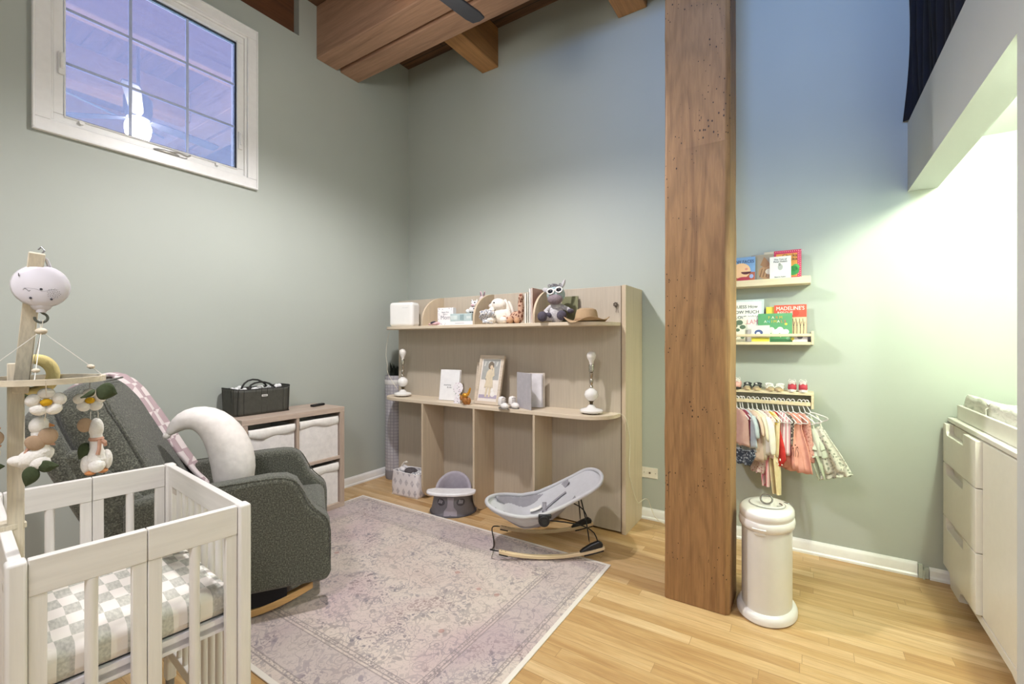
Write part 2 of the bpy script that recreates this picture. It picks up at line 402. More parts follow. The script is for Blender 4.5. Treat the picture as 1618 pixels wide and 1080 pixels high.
# ---- ceiling fan
fan = thing('ceiling_fan', 'dark-bladed ceiling fan with a bright lamp, one blade showing below the beams', 'ceiling fan', (FAN.x, FAN.y, 4.28))
DK = pm('fan_blade_grey', '#3c3d45', .45)
b = B().cyl((0,0,-.55), (0,0,0), .014).lathe([(.0,-.06),(.06,-.05),(.07,0),(0,0)]); b.build('downrod', DK, fan)
b = B().lathe([(0,-.82),(.09,-.81),(.11,-.74),(.11,-.62),(.06,-.56),(0,-.55)]); b.build('motor_housing', DK, fan)
EM, et, ep = _m('lamp_glass_lit')
ep.inputs['Emission Color'].default_value = (1,.95,.88,1); ep.inputs['Emission Strength'].default_value = FAN_E; ep.inputs['Base Color'].default_value = (.9,.9,.9,1)
b = B().lathe([(0,-1.05),(.05,-1.035),(.09,-.99),(.105,-.91),(.1,-.83),(0,-.82)]); lo = b.build('lamp_globe', EM, fan, sub=1)
for k in range(3):
    a = math.radians(81+120*k); M = Matrix.Rotation(a, 4, 'Z') @ Matrix.Translation((0,0,-.80)) @ Matrix.Rotation(math.radians(9), 4, 'X')
    b = B().prism([(.1,-.03),(.2,-.055),(.68,-.068),(.735,-.055),(.745,0),(.735,.055),(.68,.068),(.2,.055),(.1,.03)], -.006, .006, 'z', M)
    b.build('blade', DK, fan, bev=.003)
# ---- niche lamp
b = B().lathe([(0,-.05),(.06,-.045),(.1,-.025),(.115,0),(0,0)])
NE = EM.copy(); NE.name = 'niche_lamp_lit'; NE.node_tree.nodes['Principled BSDF'].inputs['Emission Strength'].default_value = NICHE_E
solo(b, 'ceiling_light', NE, 'round ceiling light under the loft above the dresser', 'lamp', (NICHE.x, NICHE.y, 2.47))
b = B().lathe([(.02,-.90),(.10,-.93),(.20,-1.04),(.21,-1.06),(.19,-1.04),(.09,-.94),(.02,-.92)]).cyl((0,0,-.92), (0,0,0), .006)
solo(b, 'added_pendant', DK, 'added unseen dark pendant lamp hanging over the near end of the room', 'lamp', (-.9, -.7, ZC))  # unseen pendant, added as a housing for the rear fill lights
w2 = bpy.data.objects.new('added_window', None); COL.objects.link(w2); tag(w2, kind='structure'); w2.location = (.0, YF, 2.85); w2.rotation_euler = (0, 0, -PI/2)  # unseen window frame, added as a source for the blue fill
b = B(); ring(b, -.48, .48, 0, 1.1, .07, -.02, 0); b.build('casing', TRIMW, w2, bev=.003)
# ---- curtain
b = B()
def cur(u, v):
    y = 3.435 - 1.2*u
    z = 2.632 + 1.18*v
    x = .545 + (.022*math.sin(u*75+math.sin(v*4)*1.2) + .012*math.sin(u*23+v*5))*(.5+.5*v)
    k = max(0, 1-u/.06)
    x -= .06*k*(1-.4*v); z -= .0*k
    return (x, y, z)
b.grid(cur, 110, 26)
NAVY = pm('navy_velvet', '#090c1c', .85, var=.5, vs=8)
solo(b, 'curtain', NAVY, 'dark navy curtain hanging over the edge of the loft at top right', 'curtain', (0,0,0), solid=.006)
# ------------------------------------------------------------ rug
def rug_mat(hx, hy):
    m, t, p = _m('rug_pattern'); v = coords(t)
    s = N(t, 'ShaderNodeSeparateXYZ'); t.links.new(v, s.inputs[0])
    dx = mth(t, 'SUBTRACT', hx, mth(t, 'ABSOLUTE', s.outputs[0])); dy = mth(t, 'SUBTRACT', hy, mth(t, 'ABSOLUTE', s.outputs[1]))
    d = mth(t, 'MINIMUM', dx, dy)
    wv = N(t, 'ShaderNodeVectorMath', operation='ADD'); t.links.new(v, wv.inputs[0])
    nz = N(t, 'ShaderNodeTexNoise'); nz.inputs['Scale'].default_value = 9; t.links.new(v, nz.inputs['Vector'])
    nm = N(t, 'ShaderNodeVectorMath', operation='SCALE'); nm.inputs['Scale'].default_value = .09; t.links.new(nz.outputs['Color'], nm.inputs[0]); t.links.new(nm.outputs[0], wv.inputs[1])
    vw = wv.outputs[0]
    def vor(scale, feat='F1', vec=None):
        q = N(t, 'ShaderNodeTexVoronoi', feature=feat); q.inputs['Scale'].default_value = scale; t.links.new(vec or v, q.inputs['Vector']); return q
    # leaves, petals and vines
    def contour(sc, w, lev=.5, dt=1, dist=.6): return mth(t, 'LESS_THAN', mth(t, 'ABSOLUTE', mth(t, 'SUBTRACT', noise(t, v, sc, dt, .5, dist), lev)), w)
    vine = mth(t, 'MAXIMUM', contour(8, .012), contour(13, .012, .46))
    curl = contour(34, .022, .5, 0, 1.6)
    vl = vor(30, 'F1', vw); leaf = mth(t, 'MULTIPLY', mth(t, 'LESS_THAN', vl.outputs['Distance'], .36), mth(t, 'GREATER_THAN', noise(t, v, 26, 2), .47))
    fl = vor(9); ringd = mth(t, 'ABSOLUTE', mth(t, 'SUBTRACT', mth(t, 'FRACT', mth(t, 'MULTIPLY', fl.outputs['Distance'], 5.2)), .5))
    flower = mth(t, 'MULTIPLY', mth(t, 'LESS_THAN', fl.outputs['Distance'], .29), mth(t, 'LESS_THAN', ringd, .16))
    dots = mth(t, 'LESS_THAN', vor(62, 'F1', vw).outputs['Distance'], .34)
    dens = ramp(t, noise(t, coords(t, (1,1,1)), 2.8, 4, .6), [(.46, 0.0), (.60, 1.0)])
    fine = mth(t, 'MAXIMUM', mth(t, 'MULTIPLY', leaf, mth(t, 'ADD', .5, mth(t, 'MULTIPLY', dens, .5))), mth(t, 'MULTIPLY', flower, .7))
    fine = mth(t, 'MAXIMUM', fine, mth(t, 'MULTIPLY', vine, .65))
    fine = mth(t, 'MAXIMUM', fine, mth(t, 'MULTIPLY', curl, .55))
    fine = mth(t, 'MAXIMUM', fine, mth(t, 'MULTIPLY', mth(t, 'MULTIPLY', dots, dens), .8))
    worn = ramp(t, noise(t, coords(t), 5.5, 5, .7), [(.3, .35), (.65, 1.0)])
    motif = mth(t, 'MULTIPLY', fine, worn)
    base = ramp(t, noise(t, coords(t), 1.6, 3), [(.35, '#cbb8b1'), (.5, '#d2c4bb'), (.68, '#c3adae')])
    ink = ramp(t, noise(t, coords(t), 3.0, 2), [(.4, '#7f7371'), (.55, '#706a76'), (.7, '#8a7372')])
    col = mix(t, motif, base, ink)
    rose = mth(t, 'MULTIPLY', mth(t, 'LESS_THAN', vor(4.6, 'F1').outputs['Distance'], .085), .6)
    col = mix(t, rose, col, '#a8746a')
    # border: bands parallel to the edge
    def band(a, b2): return mth(t, 'MULTIPLY', mth(t, 'GREATER_THAN', d, a), mth(t, 'LESS_THAN', d, b2))
    lines = band(.055, .062)
    for a, b2 in ((.075,.080),(.262,.268),(.278,.284),(.298,.303)): lines = mth(t, 'MAXIMUM', lines, band(a, b2))
    dd = mth(t, 'MULTIPLY', mth(t, 'LESS_THAN', vor(90).outputs['Distance'], .4), mth(t, 'MAXIMUM', band(.062,.075), band(.284,.298)))
    lines = mth(t, 'MAXIMUM', lines, dd)
    col = mix(t, mth(t, 'MULTIPLY', lines, .7), col, '#857a7c')
    col = mix(t, mth(t, 'MULTIPLY', band(.08, .262), .30), col, '#a3949f')
    col = mix(t, mth(t, 'LESS_THAN', d, .022), col, '#e3dcd4')
    t.links.new(col, p.inputs['Base Color']); p.inputs['Roughness'].default_value = .95; p.inputs['Sheen Weight'].default_value = .3
    bump(t, p, noise(t, coords(t, (1,3,1)), 260, 2), .35, .003); return m
RX0, RX1, RY0, RY1 = -3.25, -.976, .962, 2.60
hx, hy = (RX1-RX0)/2, (RY1-RY0)/2
solo(B().box(-hx, hx, -hy, hy, 0, .006), 'area_rug', rug_mat(hx, hy), 'faded pink and grey floral rug lying on the oak floor', 'rug', ((RX0+RX1)/2, (RY0+RY1)/2, 0.0005), bev=.002)

# ------------------------------------------------------------ cube shelf
KZ = .007
GO = wood('greyed_oak_y', '#b7a393', '#c9b6a6', '#bda99a', 11, 'y', .5, bstr=.04)
GOZ = wood('greyed_oak_z', '#ad9a8a', '#c0ad9d', '#b49f8f', 11, 'z', .5, bstr=.04)
k = thing('cube_shelf', 'low greyed oak cube shelf with four white bins against the left wall', 'shelf', (-3.55, 1.945, KZ))
W2, H2, D2 = .402, .814, .385
b = B().box(0, D2, -W2, W2, H2-.04, H2); b.build('top_board', GO, k, bev=.002)
b = B().box(0, D2, -W2, W2, 0, .04); b.build('bottom_board', GO, k, bev=.002)
for s in (-1, 1): b = B().box(0, D2-.001, s*W2-(.04 if s > 0 else 0), s*W2+(0 if s > 0 else .04), .0405, H2-.0405); b.build('side_panel', GOZ, k, bev=.002)
b = B().box(0, D2-.004, -.011, .011, .04, H2-.04); b.build('divider', GOZ, k)
b = B().box(0, D2-.004, -W2+.04, -.011, H2/2-.011, H2/2+.011).box(0, D2-.004, .011, W2-.04, H2/2-.011, H2/2+.011); b.build('middle_shelf', GO, k)
BIN = pm('bin_canvas', '#e9e5e2', .8, bs=180, bstr=.15); BINR = pm('bin_cuff', '#efece6', .75, bs=60, bstr=.2)
for j, (sy, wy) in enumerate(((-1,'left'),(1,'right'))):
    for i, (z0, wz) in enumerate(((.04,'bottom'),(H2/2+.011,'top'))):
        zz = KZ+z0
        q = thing('storage_bin', f'white canvas bin in the {wz} {wy} cell of the cube shelf', 'bin', (-3.50, 1.945+sy*.1865, zz+.001), group='canvas bins in the cube shelf')
        rr = random.Random(i*2+j); h = .325-.01*rr.random()
        b = B(); hw = .168; dp = .325
        b.grid(lambda u, v: (dp-.012+.005*math.sin(v*PI)*math.sin(u*PI), -hw+2*hw*u, h*v), 10, 8)
        b.box(0, dp-.02, -hw, hw, 0, .004).box(0, dp-.02, -hw, -hw+.006, 0, h).box(0, dp-.02, hw-.006, hw, 0, h).box(0, .006, -hw, hw, 0, h).box(dp-.02, dp-.015, -hw, hw, 0, h)
        b.build('bin_body', BIN, q)
        b = B(); ph = rr.random()*6
        def cuf(u, v):
            sag = .010*math.sin(u*5+ph)+.006*math.sin(u*11+ph*2)
            return (dp-.008+.010*math.sin(v*PI)+.004*math.sin(u*9+ph), -hw+2*hw*u, h-.052*v-(.012+sag)*v+.002)
        b.grid(cuf, 24, 5); b.build('cuff', BINR, q, solid=.003)
# diaper caddy
BLK = pm('caddy_black', '#46463f', .6, var=.12, bs=70, bstr=.2)
q = thing('diaper_caddy', 'black quilted diaper caddy bag with rolled handles on top of the cube shelf', 'bag', (-3.44, 1.785, KZ+H2+.001))
b = B(); hx_, hy_ = .10, .205
def cad(u, v):
    a = u*2*PI; c, s_ = math.cos(a), math.sin(a)
    ex = .28; x = math.copysign(abs(c)**ex, c)*hx_*(1+.06*v); y = math.copysign(abs(s_)**ex, s_)*hy_*(1+.03*v)
    quilt = 1+.030*(abs(math.sin(u*2*PI*11))**.35-1)
    return (x*quilt, y*(1+.012*(quilt-1)*20), .19*v-.006*math.cos(u*4*PI)*v)
b.grid(cad, 176, 8, cu=True); b.box(-hx_*.93, hx_*.93, -hy_*.95, hy_*.95, 0, .006); b.build('bag_body', BLK, q, solid=.004)
b = B()
for i in range(1, 11):
    yy = -.205+.041*i-.02; b.tube([(.0985,yy,.006),(.100,yy,.09),(.1055,yy,.183)], .0022, 5)
for i in range(1, 5): b.tube([(-.1+.04*i,-.2035,.006),(-.1+.04*i,-.206,.09),(-.1+.04*i,-.2115,.183)], .0022, 5)
b.build('quilt_seams', pm('seam_black', '#151512', .7), q)
b = B(); pts = [cad(i/88, 1) for i in range(88)]; b.tube([(p[0], p[1], p[2]+.001) for p in pts], .004, 6, closed=True); b.build('rim_binding', pm('binding_black', '#1d1e1b', .6), q)
for s_, hh in ((-.045,.045),(.05,.03)):
    b = B(); b.tube([(.085 if s_ > 0 else -.05, -.09, .16), (s_*.9+.02, -.10, .20), (s_, -.05, .20+hh), (s_, .03, .205+hh), (s_+.02, .09, .20), (.085 if s_ > 0 else -.05, .10, .16)], .0075, 8); b.build('handle', pm('binding_black', '#1d1e1b', .6), q, sub=1)
b = B().box(.104, .107, -.02, .022, .128, .142); b.build('label_tag', pm('tag_white', '#e6e6e2', .5), q)
b = B().box(.107, .1075, -.015, .017, .133, .137); b.build('tag_print', pm('tag_print', '#55564f', .5), q)
b = B()
rr = random.Random(3)
for i in range(16): b.ell((rr.uniform(-.06,.06), -.16+.021*i, .165+rr.uniform(0,.025)), (.022,.02,.018), n=8, m=6)
solo(b, 'diaper_stack', pm('diaper_white', '#e8e9e8', .8, bs=60), 'white diapers and wipes filling the black caddy bag', 'diapers', (-3.44, 1.785, KZ+H2+.003), sub=1)['kind'] = 'stuff'
b = B().box(-.02, .02, -.065, .065, 0, .018)
q = solo(b, 'remote_control', pm('remote_black', '#17181a', .4), 'small black remote control lying on the far end of the cube shelf', 'remote', (-3.37, 2.24, KZ+H2+.001), .25, bev=.007, seg=3)
b = B()
for i in range(3): b.cyl((0,-.04+.03*i,.018), (0,-.04+.03*i,.0195), .008, n=10)
b.build('buttons', pm('remote_grey', '#3a3c40', .5), q)

# ------------------------------------------------------------ hutch (fold-up wall cabinet with shelves)
PLY = wood('birch_ply', '#b8ac9b', '#c0b5a4', '#baae9d', 7, 'z', .5, bstr=.02, fine=False)
PLYZ = wood('birch_ply_z', '#c4b196', '#cfbda3', '#c8b69b', 6, 'z', .5, bstr=.03, fine=False)
PLYX = wood('birch_ply_shelf', '#d8c7ae', '#e0d1ba', '#dbcbb3', 6, 'x', .45, bstr=.03, fine=False)
PX0, PX1, PY, PT = -3.311, -1.079, 3.07, 1.747
h = thing('wall_cabinet', 'large plywood fold-up cabinet with shelves and arched dividers on the back wall', 'cabinet', ((PX0+PX1)/2, PY, 0))
ox = (PX0+PX1)/2
b = B().box(PX0-ox, PX1-ox, 0, .03, .012, PT); b.build('front_panel', PLY, h, bev=.002)
b = B().box(PX1-ox+.006, PX1-ox+.036, -.004, .375, 0, PT+.003); b.build('side_panel', PLYZ, h, bev=.002)
b = B().box(PX0-ox, PX0-ox+.03, .034, .375, 0, PT); b.build('side_panel', PLYZ, h, bev=.002)
b = B().box(PX0-ox+.03, PX1-ox, .034, .375, PT-.03, PT); b.build('top_panel', PLY, h, bev=.002)
def shelf_out(y0, r):
    x0, x1 = PX0-ox, PX1-ox-.002
    return [(x0, 0)] + [(x0+r-r*math.cos(a*PI/20), (y0+r)*0+y0+r-r*math.sin(a*PI/20)) if False else (x0+r-r*math.cos(a*PI/20), -( -y0-r) - r*math.sin(a*PI/20)) for a in range(0, 11)] + \
           [(x1-r+r*math.sin(a*PI/20), y0+r-r*math.cos(a*PI/20)) for a in range(0, 11)] + [(x1, 0)]
for z0, z1, nm in ((.824, .85, 'lower_shelf'), (1.464, 1.488, 'upper_shelf')):
    b = B(); b.prism(shelf_out(-.27, .22), z0, z1, 'z'); b.build(nm, PLYX, h, bev=.002, ang=30)
for x in (-2.735, -2.18, -1.633):
    out = [(-.0005, 1.488), (-.27, 1.488), (-.27, 1.53)] + [(-.27+.27*(1-math.cos(a*PI/24)), 1.53+.215*math.sin(a*PI/24)) for a in range(1, 13)]
    b = B(); b.prism(out, x-ox-.009, x-ox+.009, 'x'); b.build('arched_divider', PLYZ, h, bev=.0015, ang=30)
    out = [(-.0005, .823), (-.27, .823), (-.27, .14)] + [(-.27+.13*(1-math.cos(a*PI/16)), .13*(1-math.sin(a*PI/16))+.001) for a in range(1, 9)] + [(-.0005, .001)]
    b = B(); b.prism(out, x-ox-.009, x-ox+.009, 'x'); b.build('lower_divider', PLYZ, h, bev=.0015, ang=30)
CORD = pm('cord_white', '#ded8c6', .5)
b = B(); pts = [(-1.10,3.0,.853),(-1.065,3.03,.856),(-1.036,3.06,.82),(-1.032,3.10,.72),(-1.034,3.14,.62),(-1.036,3.12,.52),(-1.034,3.10,.42),(-1.034,3.15,.36),(-1.033,3.18,.30),(-1.02,3.26,.15),(-1.0,3.28,.19),(-.97,3.36,.20),(-.96,3.40,.08),(-.9,3.38,.006),(-.72,3.37,.006),(-.5,3.34,.006)]
b.tube(pts, .0028, 6); solo(b, 'power_cord', CORD, 'thin white cord running down the cabinet side to the floor', 'cord', (0,0,0), sub=2)
b = B(); b.tube([(-3.30,2.95,1.46),(-3.32,2.93,1.35),(-3.34,2.93,1.20),(-3.30,2.93,1.13),(-3.33,2.93,1.08),(-3.24,2.93,.97),(-3.16,2.93,.90)], .0025, 6)
solo(b, 'power_cord', CORD, 'thin white cord hanging beside the left lamp below the upper shelf', 'cord', (0,0,0), sub=2)
# tall hamper in the corner
GRID, gt2, gp2 = _m('grid_check_grey'); v2 = coords(gt2)
ang_ = N(gt2, 'ShaderNodeTexBrick'); ang_.offset = 0; gt2.links.new(coords(gt2, (1,1,1), (PI/2,0,0)), ang_.inputs[0])
for kk, cc in (('Color1','#b3b0b4'),('Color2','#bbb8bc'),('Mortar','#93909a')): ang_.inputs[kk].default_value = (*lin(cc),1)
ang_.inputs['Scale'].default_value = 1; ang_.inputs['Brick Width'].default_value = .03; ang_.inputs['Row Height'].default_value = .03; ang_.inputs['Mortar Size'].default_value = .0025
gt2.links.new(ang_.outputs[0], gp2.inputs[0]); gp2.inputs['Roughness'].default_value = .9
q = thing('laundry_hamper', 'tall narrow grey checked fabric hamper in the corner left of the cabinet', 'hamper', (-3.425, 3.13, 0))
b = B().lathe([(.0,.085),(.094,.085),(.098,.30),(.094,.6),(.098,.98),(.094,1.02),(.09,1.02),(.088,.95),(0,.95)]); b.build('hamper_body', GRID, q)
b = B().lathe([(.097,.93),(.101,.94),(.101,.97),(.097,.98)]); b.build('rim_band', pm('hamper_band', '#d5d2d0', .8), q)
b = B().lathe([(0,.0),(.088,.0),(.096,.03),(.096,.088),(0,.088)]); b.build('base_cuff', pm('hamper_base', '#8d8b90', .85), q)
b = B(); rr = random.Random(8)
for i in range(40):
    a = rr.random()*6.28; r_ = rr.random()*.06
    p0 = Vector((r_*math.cos(a), r_*math.sin(a), 0)); p1 = p0+Vector((.03*math.cos(a), .03*math.sin(a), rr.uniform(.08,.19)))
    b.tube([p0, (p0+p1)/2+Vector((0,0,.02)), p1], [.006,.013,.002], 5, flat=.3)
solo(b, 'leafy_bundle', pm('dark_leaf', '#2b332b', .8), 'dark green leafy bundle poking up out of the tall hamper', 'plant', (-3.425, 3.13, .955))

# ------------------------------------------------------------ armchair (glider)
BO, bt, bp = _m('boucle_green'); vv = coords(bt)
nn = noise(bt, vv, 150, 3, .7)
bt.links.new(ramp(bt, nn, [(.3, '#2f3029'), (.5, '#52544a'), (.72, '#868779')]), bp.inputs[0]); bp.inputs['Roughness'].default_value = .95; bp.inputs['Sheen Weight'].default_value = .25
bump(bt, bp, nn, .8, .006)
g = thing('glider_armchair', 'dark green boucle rocking armchair beside the crib, its wooden rocker on the rug', 'armchair', (-2.542, 1.275, .007), math.atan2(.839, .545))
ARM = [(-.44,.13),(.39,.13),(.405,.17),(.40,.42),(.385,.455),(.34,.49),(.305,.53),(.275,.60),(.245,.655),(.20,.68),(.12,.685),(-.44,.64)]
for s in (-1, 1):
    b = B().prism(ARM, s*.36-(.12 if s > 0 else 0), s*.36+(0 if s > 0 else .12), 'y'); b.build('arm', BO, g, bev=.028, seg=4, ang=60)
    yy = s*.36 - s*.012
    b = B(); b.tube([(x, s*.352, z) for x, z in [(.40,.2),(.405,.40),(.388,.452),(.343,.488),(.308,.528),(.278,.598),(.248,.652),(.20,.676),(.12,.682),(-.40,.642)]], .004, 6); b.build('welt', BO, g, sub=1)
b = B().box(-.36, .37, -.235, .235, .13, .34); b.build('seat_base', BO, g, bev=.03, seg=3)
b = B().box(-.25, .385, -.238, .238, .345, .47); b.build('seat_cushion', BO, g, bev=.05, seg=5)
LEAN = math.radians(-25)
MB_ = T(-.24, 0, .36, 0, LEAN, 0)
b = B()
def slab(b, w, h, t, x, y0=0, r=.08, n=6, M=MB_, z0=0):
    out = [(-w, z0), (w, z0)] + [(w-r+r*math.cos(a*PI/2/n), h-r+r*math.sin(a*PI/2/n)) for a in range(n+1)] + [(-w+r-r*math.sin(a*PI/2/n), h-r+r*math.cos(a*PI/2/n)) for a in range(n+1)]
    b.prism([(p[0]+y0, p[1]) for p in out], x, x+t, 'x', M)
slab(b, .335, .86, .10, -.235, z0=-.22, r=.14); b.build('back_shell', BO, g, bev=.035, seg=4)
b = B()
def cush(u, v):
    a = (u-.5)*2*PI; c_ = (v-.5)*PI; e = .42
    sg = lambda q_, p_: math.copysign(abs(q_)**p_, q_)
    return MB_ @ Vector((-.055+.105*sg(math.sin(c_), .8 if math.sin(c_) > 0 else .5), .292*sg(math.cos(a), e)*sg(math.cos(c_), .38), .425+.47*sg(math.sin(a), e)*sg(math.cos(c_), .38)))
b.grid(cush, 64, 24, cu=True); b.build('back_cushion', BO, g, ang=60)
b = B()
out = [(-.235, .05),(-.245,.40),(-.24, .74),(-.21,.83),(-.12,.865),(.1,.868)]
b.tube([MB_ @ Vector((.035+(.006 if .3<z<.8 else 0), y, z)) for y, z in out], .0045, 6); b.build('welt', BO, g)
for s in (-1, 1):
    b = B(); pr = [(-.16,.0),(.02,.0),(.0,.30),(-.10,.62),(-.20,.66),(-.22,.3)]
    b.prism(pr, s*.33-(.06 if s > 0 else 0), s*.33+(0 if s > 0 else .06), 'y', MB_); b.build('wing', BO, g, bev=.028, seg=4)
RW = wood('rocker_oak', '#b98d54', '#cfa56c', '#c39a60', 10, 'x', .45)
for s in (-1, 1):
    b = B(); n = 20; lo_, hi_ = [], []
    for i in range(n+1):
        x = -.40+.72*i/n; z = .090*((x+.04)/.36)**2; lo_.append((x, z)); hi_.append((x, z+.035))
    b.prism(lo_+hi_[::-1], s*.30-.022, s*.30+.022, 'y'); b.build('rocker', RW, g, bev=.004)
    b = B().box(-.2, .2, s*.30-.015, s*.30+.015, .045, .14); b.build('rocker_bracket', pm('black_metal', '#15161a', .4, .5), g)
# checked blanket over the backrest
PINKC = check('blanket_check', '#e3d8d6', '#b9a3a6', 13, 13, 13, rot=0)
b = B()
path = [(-.262,.42),(-.262,.62),(-.262,.78),(-.25,.87),(-.20,.912),(-.12,.925),(-.04,.915),(.012,.875),(.035,.80),(.045,.66),(.05,.50),(.055,.36),(.07,.24),(.09,.15)]
def blk(u, v):
    i = u*(len(path)-1); k_ = min(int(i), len(path)-2); f_ = i-k_
    x = path[k_][0]*(1-f_)+path[k_+1][0]*f_; z = path[k_][1]*(1-f_)+path[k_+1][1]*f_
    wd = .062+.03*math.sin(u*PI)**2*(1 if u > .5 else .3)
    y = .235 + .03*math.cos(u*5) + wd*(v-.5)*2 + .010*math.sin(u*17)
    off = .008*math.sin(v*9+u*7)
    dz = -.10*max(0, (v-.75))*4*.25*(1 if .25 < u < .7 else 0)
    return MB_ @ Vector((x+off*(1 if u > .5 else -1), y, z+dz))
b.grid(blk, 60, 12)
mat = PINKC
solo(b, 'baby_blanket', mat, 'pink and white checked fluffy blanket draped over the armchair back', 'blanket', (-2.542, 1.275, .007), math.atan2(.839, .545), solid=.02, sub=1)
# crescent pillow
b = B()
cp = [(-.37,.868,.012),(-.345,.90,.03),(-.31,.935,.048),(-.26,.950,.062),(-.20,.935,.078),(-.15,.89,.090),(-.11,.82,.100),(-.085,.74,.106),(-.075,.66,.104),(-.08,.585,.095),(-.10,.53,.07),(-.13,.505,.04),(-.15,.50,.01)]
b.tube([(x, .0, z) for x, z, r in cp], [r for x, z, r in cp], 20, flat=1.0)
b.ell((-.372,0,.866), .018)
solo(b, 'crescent_pillow', pm('pillow_white', '#ece7e2', .85, bs=14, bstr=.25, bd=.02), 'white crescent-shaped nursing pillow standing on the armchair seat', 'pillow', (-2.542+.02, 1.275+.0, .007), math.atan2(.839, .545), sub=1)

# ------------------------------------------------------------ crib
CW = wood('crib_whitewash', '#d9d5cf', '#e4e1dc', '#dedad4', 7, 'x', .5, bstr=.05, fine=False)
CWZ = wood('crib_whitewash_z', '#dad6d0', '#e6e3de', '#dfdbd5', 7, 'z', .5, bstr=.05, fine=False)
CWY = wood('crib_whitewash_y', '#d9d5cf', '#e4e1dc', '#dedad4', 7, 'y', .5, bstr=.05, fine=False)
CH, CL, CD = .87, .74, .488
crib = thing('mini_crib', 'small whitewashed wooden folding crib at the lower left beside the armchair', 'crib', (-1.377, .699, 0), math.radians(-5.5))
# local: crib spans x from -CL to 0 (towards the left wall), y from -CD to 0 (towards the camera)
for x in (0, -CL):
    for y in (0, -CD):
        sx_ = -1 if x == 0 else 1; sy_ = -1 if y == 0 else 1
        b = B(); x0, x1 = sorted((x, x+sx_*.042)); y0, y1 = sorted((y, y+sy_*.034))
        b.box(x0, x1, y0, y1, .03, CH+.002); b.build('corner_post', CWZ, crib, bev=.007, seg=3)
        b = B().cyl((x+sx_*.02, y+sy_*.017, 0), (x+sx_*.02, y+sy_*.017, .03), .014); b.build('foot', pm('foot_grey', '#8b8a88', .6), crib)
def fold_side(x0, x1):     # the short hinged sides, in the plane x
    mid = -CD/2
    for ya, yb, tn in ((-.035, mid+.0008, -1), (mid-.0008, -CD+.035, 1)):
        y0, y1 = min(ya,yb), max(ya,yb)
        b = B().box(x0, x1, y0, y1, CH-.082, CH); b.build('top_rail', CWY, crib, bev=.002)
        b = B().box(x0, x1, y0, y1, .12, .17); b.build('bottom_rail', CWY, crib, bev=.002)
        b = B().box(x0+.002, x1-.002, y0, y0+.03, .17, CH-.082).box(x0+.002, x1-.002, y1-.03, y1, .17, CH-.082); b.build('stile', CWZ, crib, bev=.002)
        ym = (y0+y1)/2; xm = (x0+x1)/2
        b = B().tube([(xm, ym, .17), (xm, ym, .3), (xm, ym, CH-.082)], .0125, 14); b.build('slat', CWZ, crib)
fold_side(-.030, -.008); fold_side(-CL+.008, -CL+.030)
def long_side(y0, y1):
    b = B().box(-CL+.042, -.042, y0, y1, CH-.075, CH-.002); b.build('top_rail', CW, crib, bev=.002)
    b = B().box(-CL+.042, -.042, y0, y1, .12, .165); b.build('bottom_rail', CW, crib, bev=.002)
    b = B().box(-CL+.042, -CL+.078, y0+.001, y1-.001, .165, CH-.075).box(-.078, -.042, y0+.001, y1-.001, .165, CH-.075); b.build('stile', CWZ, crib, bev=.002)
    ym = (y0+y1)/2
    for i in range(8):
        x = -CL+.078+(CL-.156)*(i+1)/9
        b = B().tube([(x, ym, .165), (x, ym, CH-.075)], .0105, 12); b.build('slat', CWZ, crib)
    for x in (-CL+.06, -.06):
        for z in (.62, ):
            b = B().cyl((x, y0-.002, z), (x, y0+.003, z), .007, n=12); b.build('bolt', pm('bolt_grey', '#8e8a84', .35, .8), crib)
    for x in (-.12, -CL+.12):
        b = B().box(x-.02, x+.02, y0-.002, y0+.002, CH-.095, CH-.079); b.build('hinge_plate', pm('hinge_cream', '#c9c0b5', .5), crib)
long_side(-.028, -.006); long_side(-CD+.006, -CD+.028)
b = B().box(-CL+.035, -.035, -CD+.034, -.034, .520, .535).box(-CL+.035, -.035, -CD+.034, -CD+.05, .51, .55).box(-CL+.035, -.035, -.05, -.034, .51, .55).box(-.05,-.035,-CD+.034,-.034,.51,.55).box(-CL+.035,-CL+.05,-CD+.034,-.034,.51,.55)
b.build('mattress_support', pm('support_white', '#e8e8ee', .4), crib)
SHEET, stt, sp_ = _m('sheet_check'); 
sv = coords(stt)
wn_ = N(stt, 'ShaderNodeTexNoise'); wn_.inputs['Scale'].default_value = 3; stt.links.new(sv, wn_.inputs['Vector'])
sc_ = N(stt, 'ShaderNodeVectorMath', operation='SCALE'); sc_.inputs['Scale'].default_value = .035; stt.links.new(wn_.outputs['Color'], sc_.inputs[0])
ad_ = N(stt, 'ShaderNodeVectorMath', operation='ADD'); stt.links.new(sv, ad_.inputs[0]); stt.links.new(sc_.outputs[0], ad_.inputs[1])
mp_ = N(stt, 'ShaderNodeMapping'); mp_.inputs['Scale'].default_value = (16, 32, 0); mp_.inputs['Location'].default_value = (.1,.2,.3); stt.links.new(ad_.outputs[0], mp_.inputs[0])
ck_ = N(stt, 'ShaderNodeTexChecker'); ck_.inputs['Scale'].default_value = 1; stt.links.new(mp_.outputs[0], ck_.inputs[0])
gr_ = ramp(stt, noise(stt, coords(stt, (.3,1,1)), 160, 2), [(.35, '#b3b3aa'), (.65, '#cbcac0')])
stt.links.new(mix(stt, ck_.outputs['Fac'], '#e9e4dc', gr_), sp_.inputs[0]); sp_.inputs['Roughness'].default_value = .9
bump(stt, sp_, noise(stt, sv, 7, 2), .4, .02)
b = B().box(-CL+.04, -.035, -CD+.037, -.037, .552, .632)
solo(b, 'crib_mattress', SHEET, 'crib mattress with a wavy grey and white checked sheet', 'mattress', (-1.377, .699, 0), math.radians(-5.5), bev=.024, seg=4)
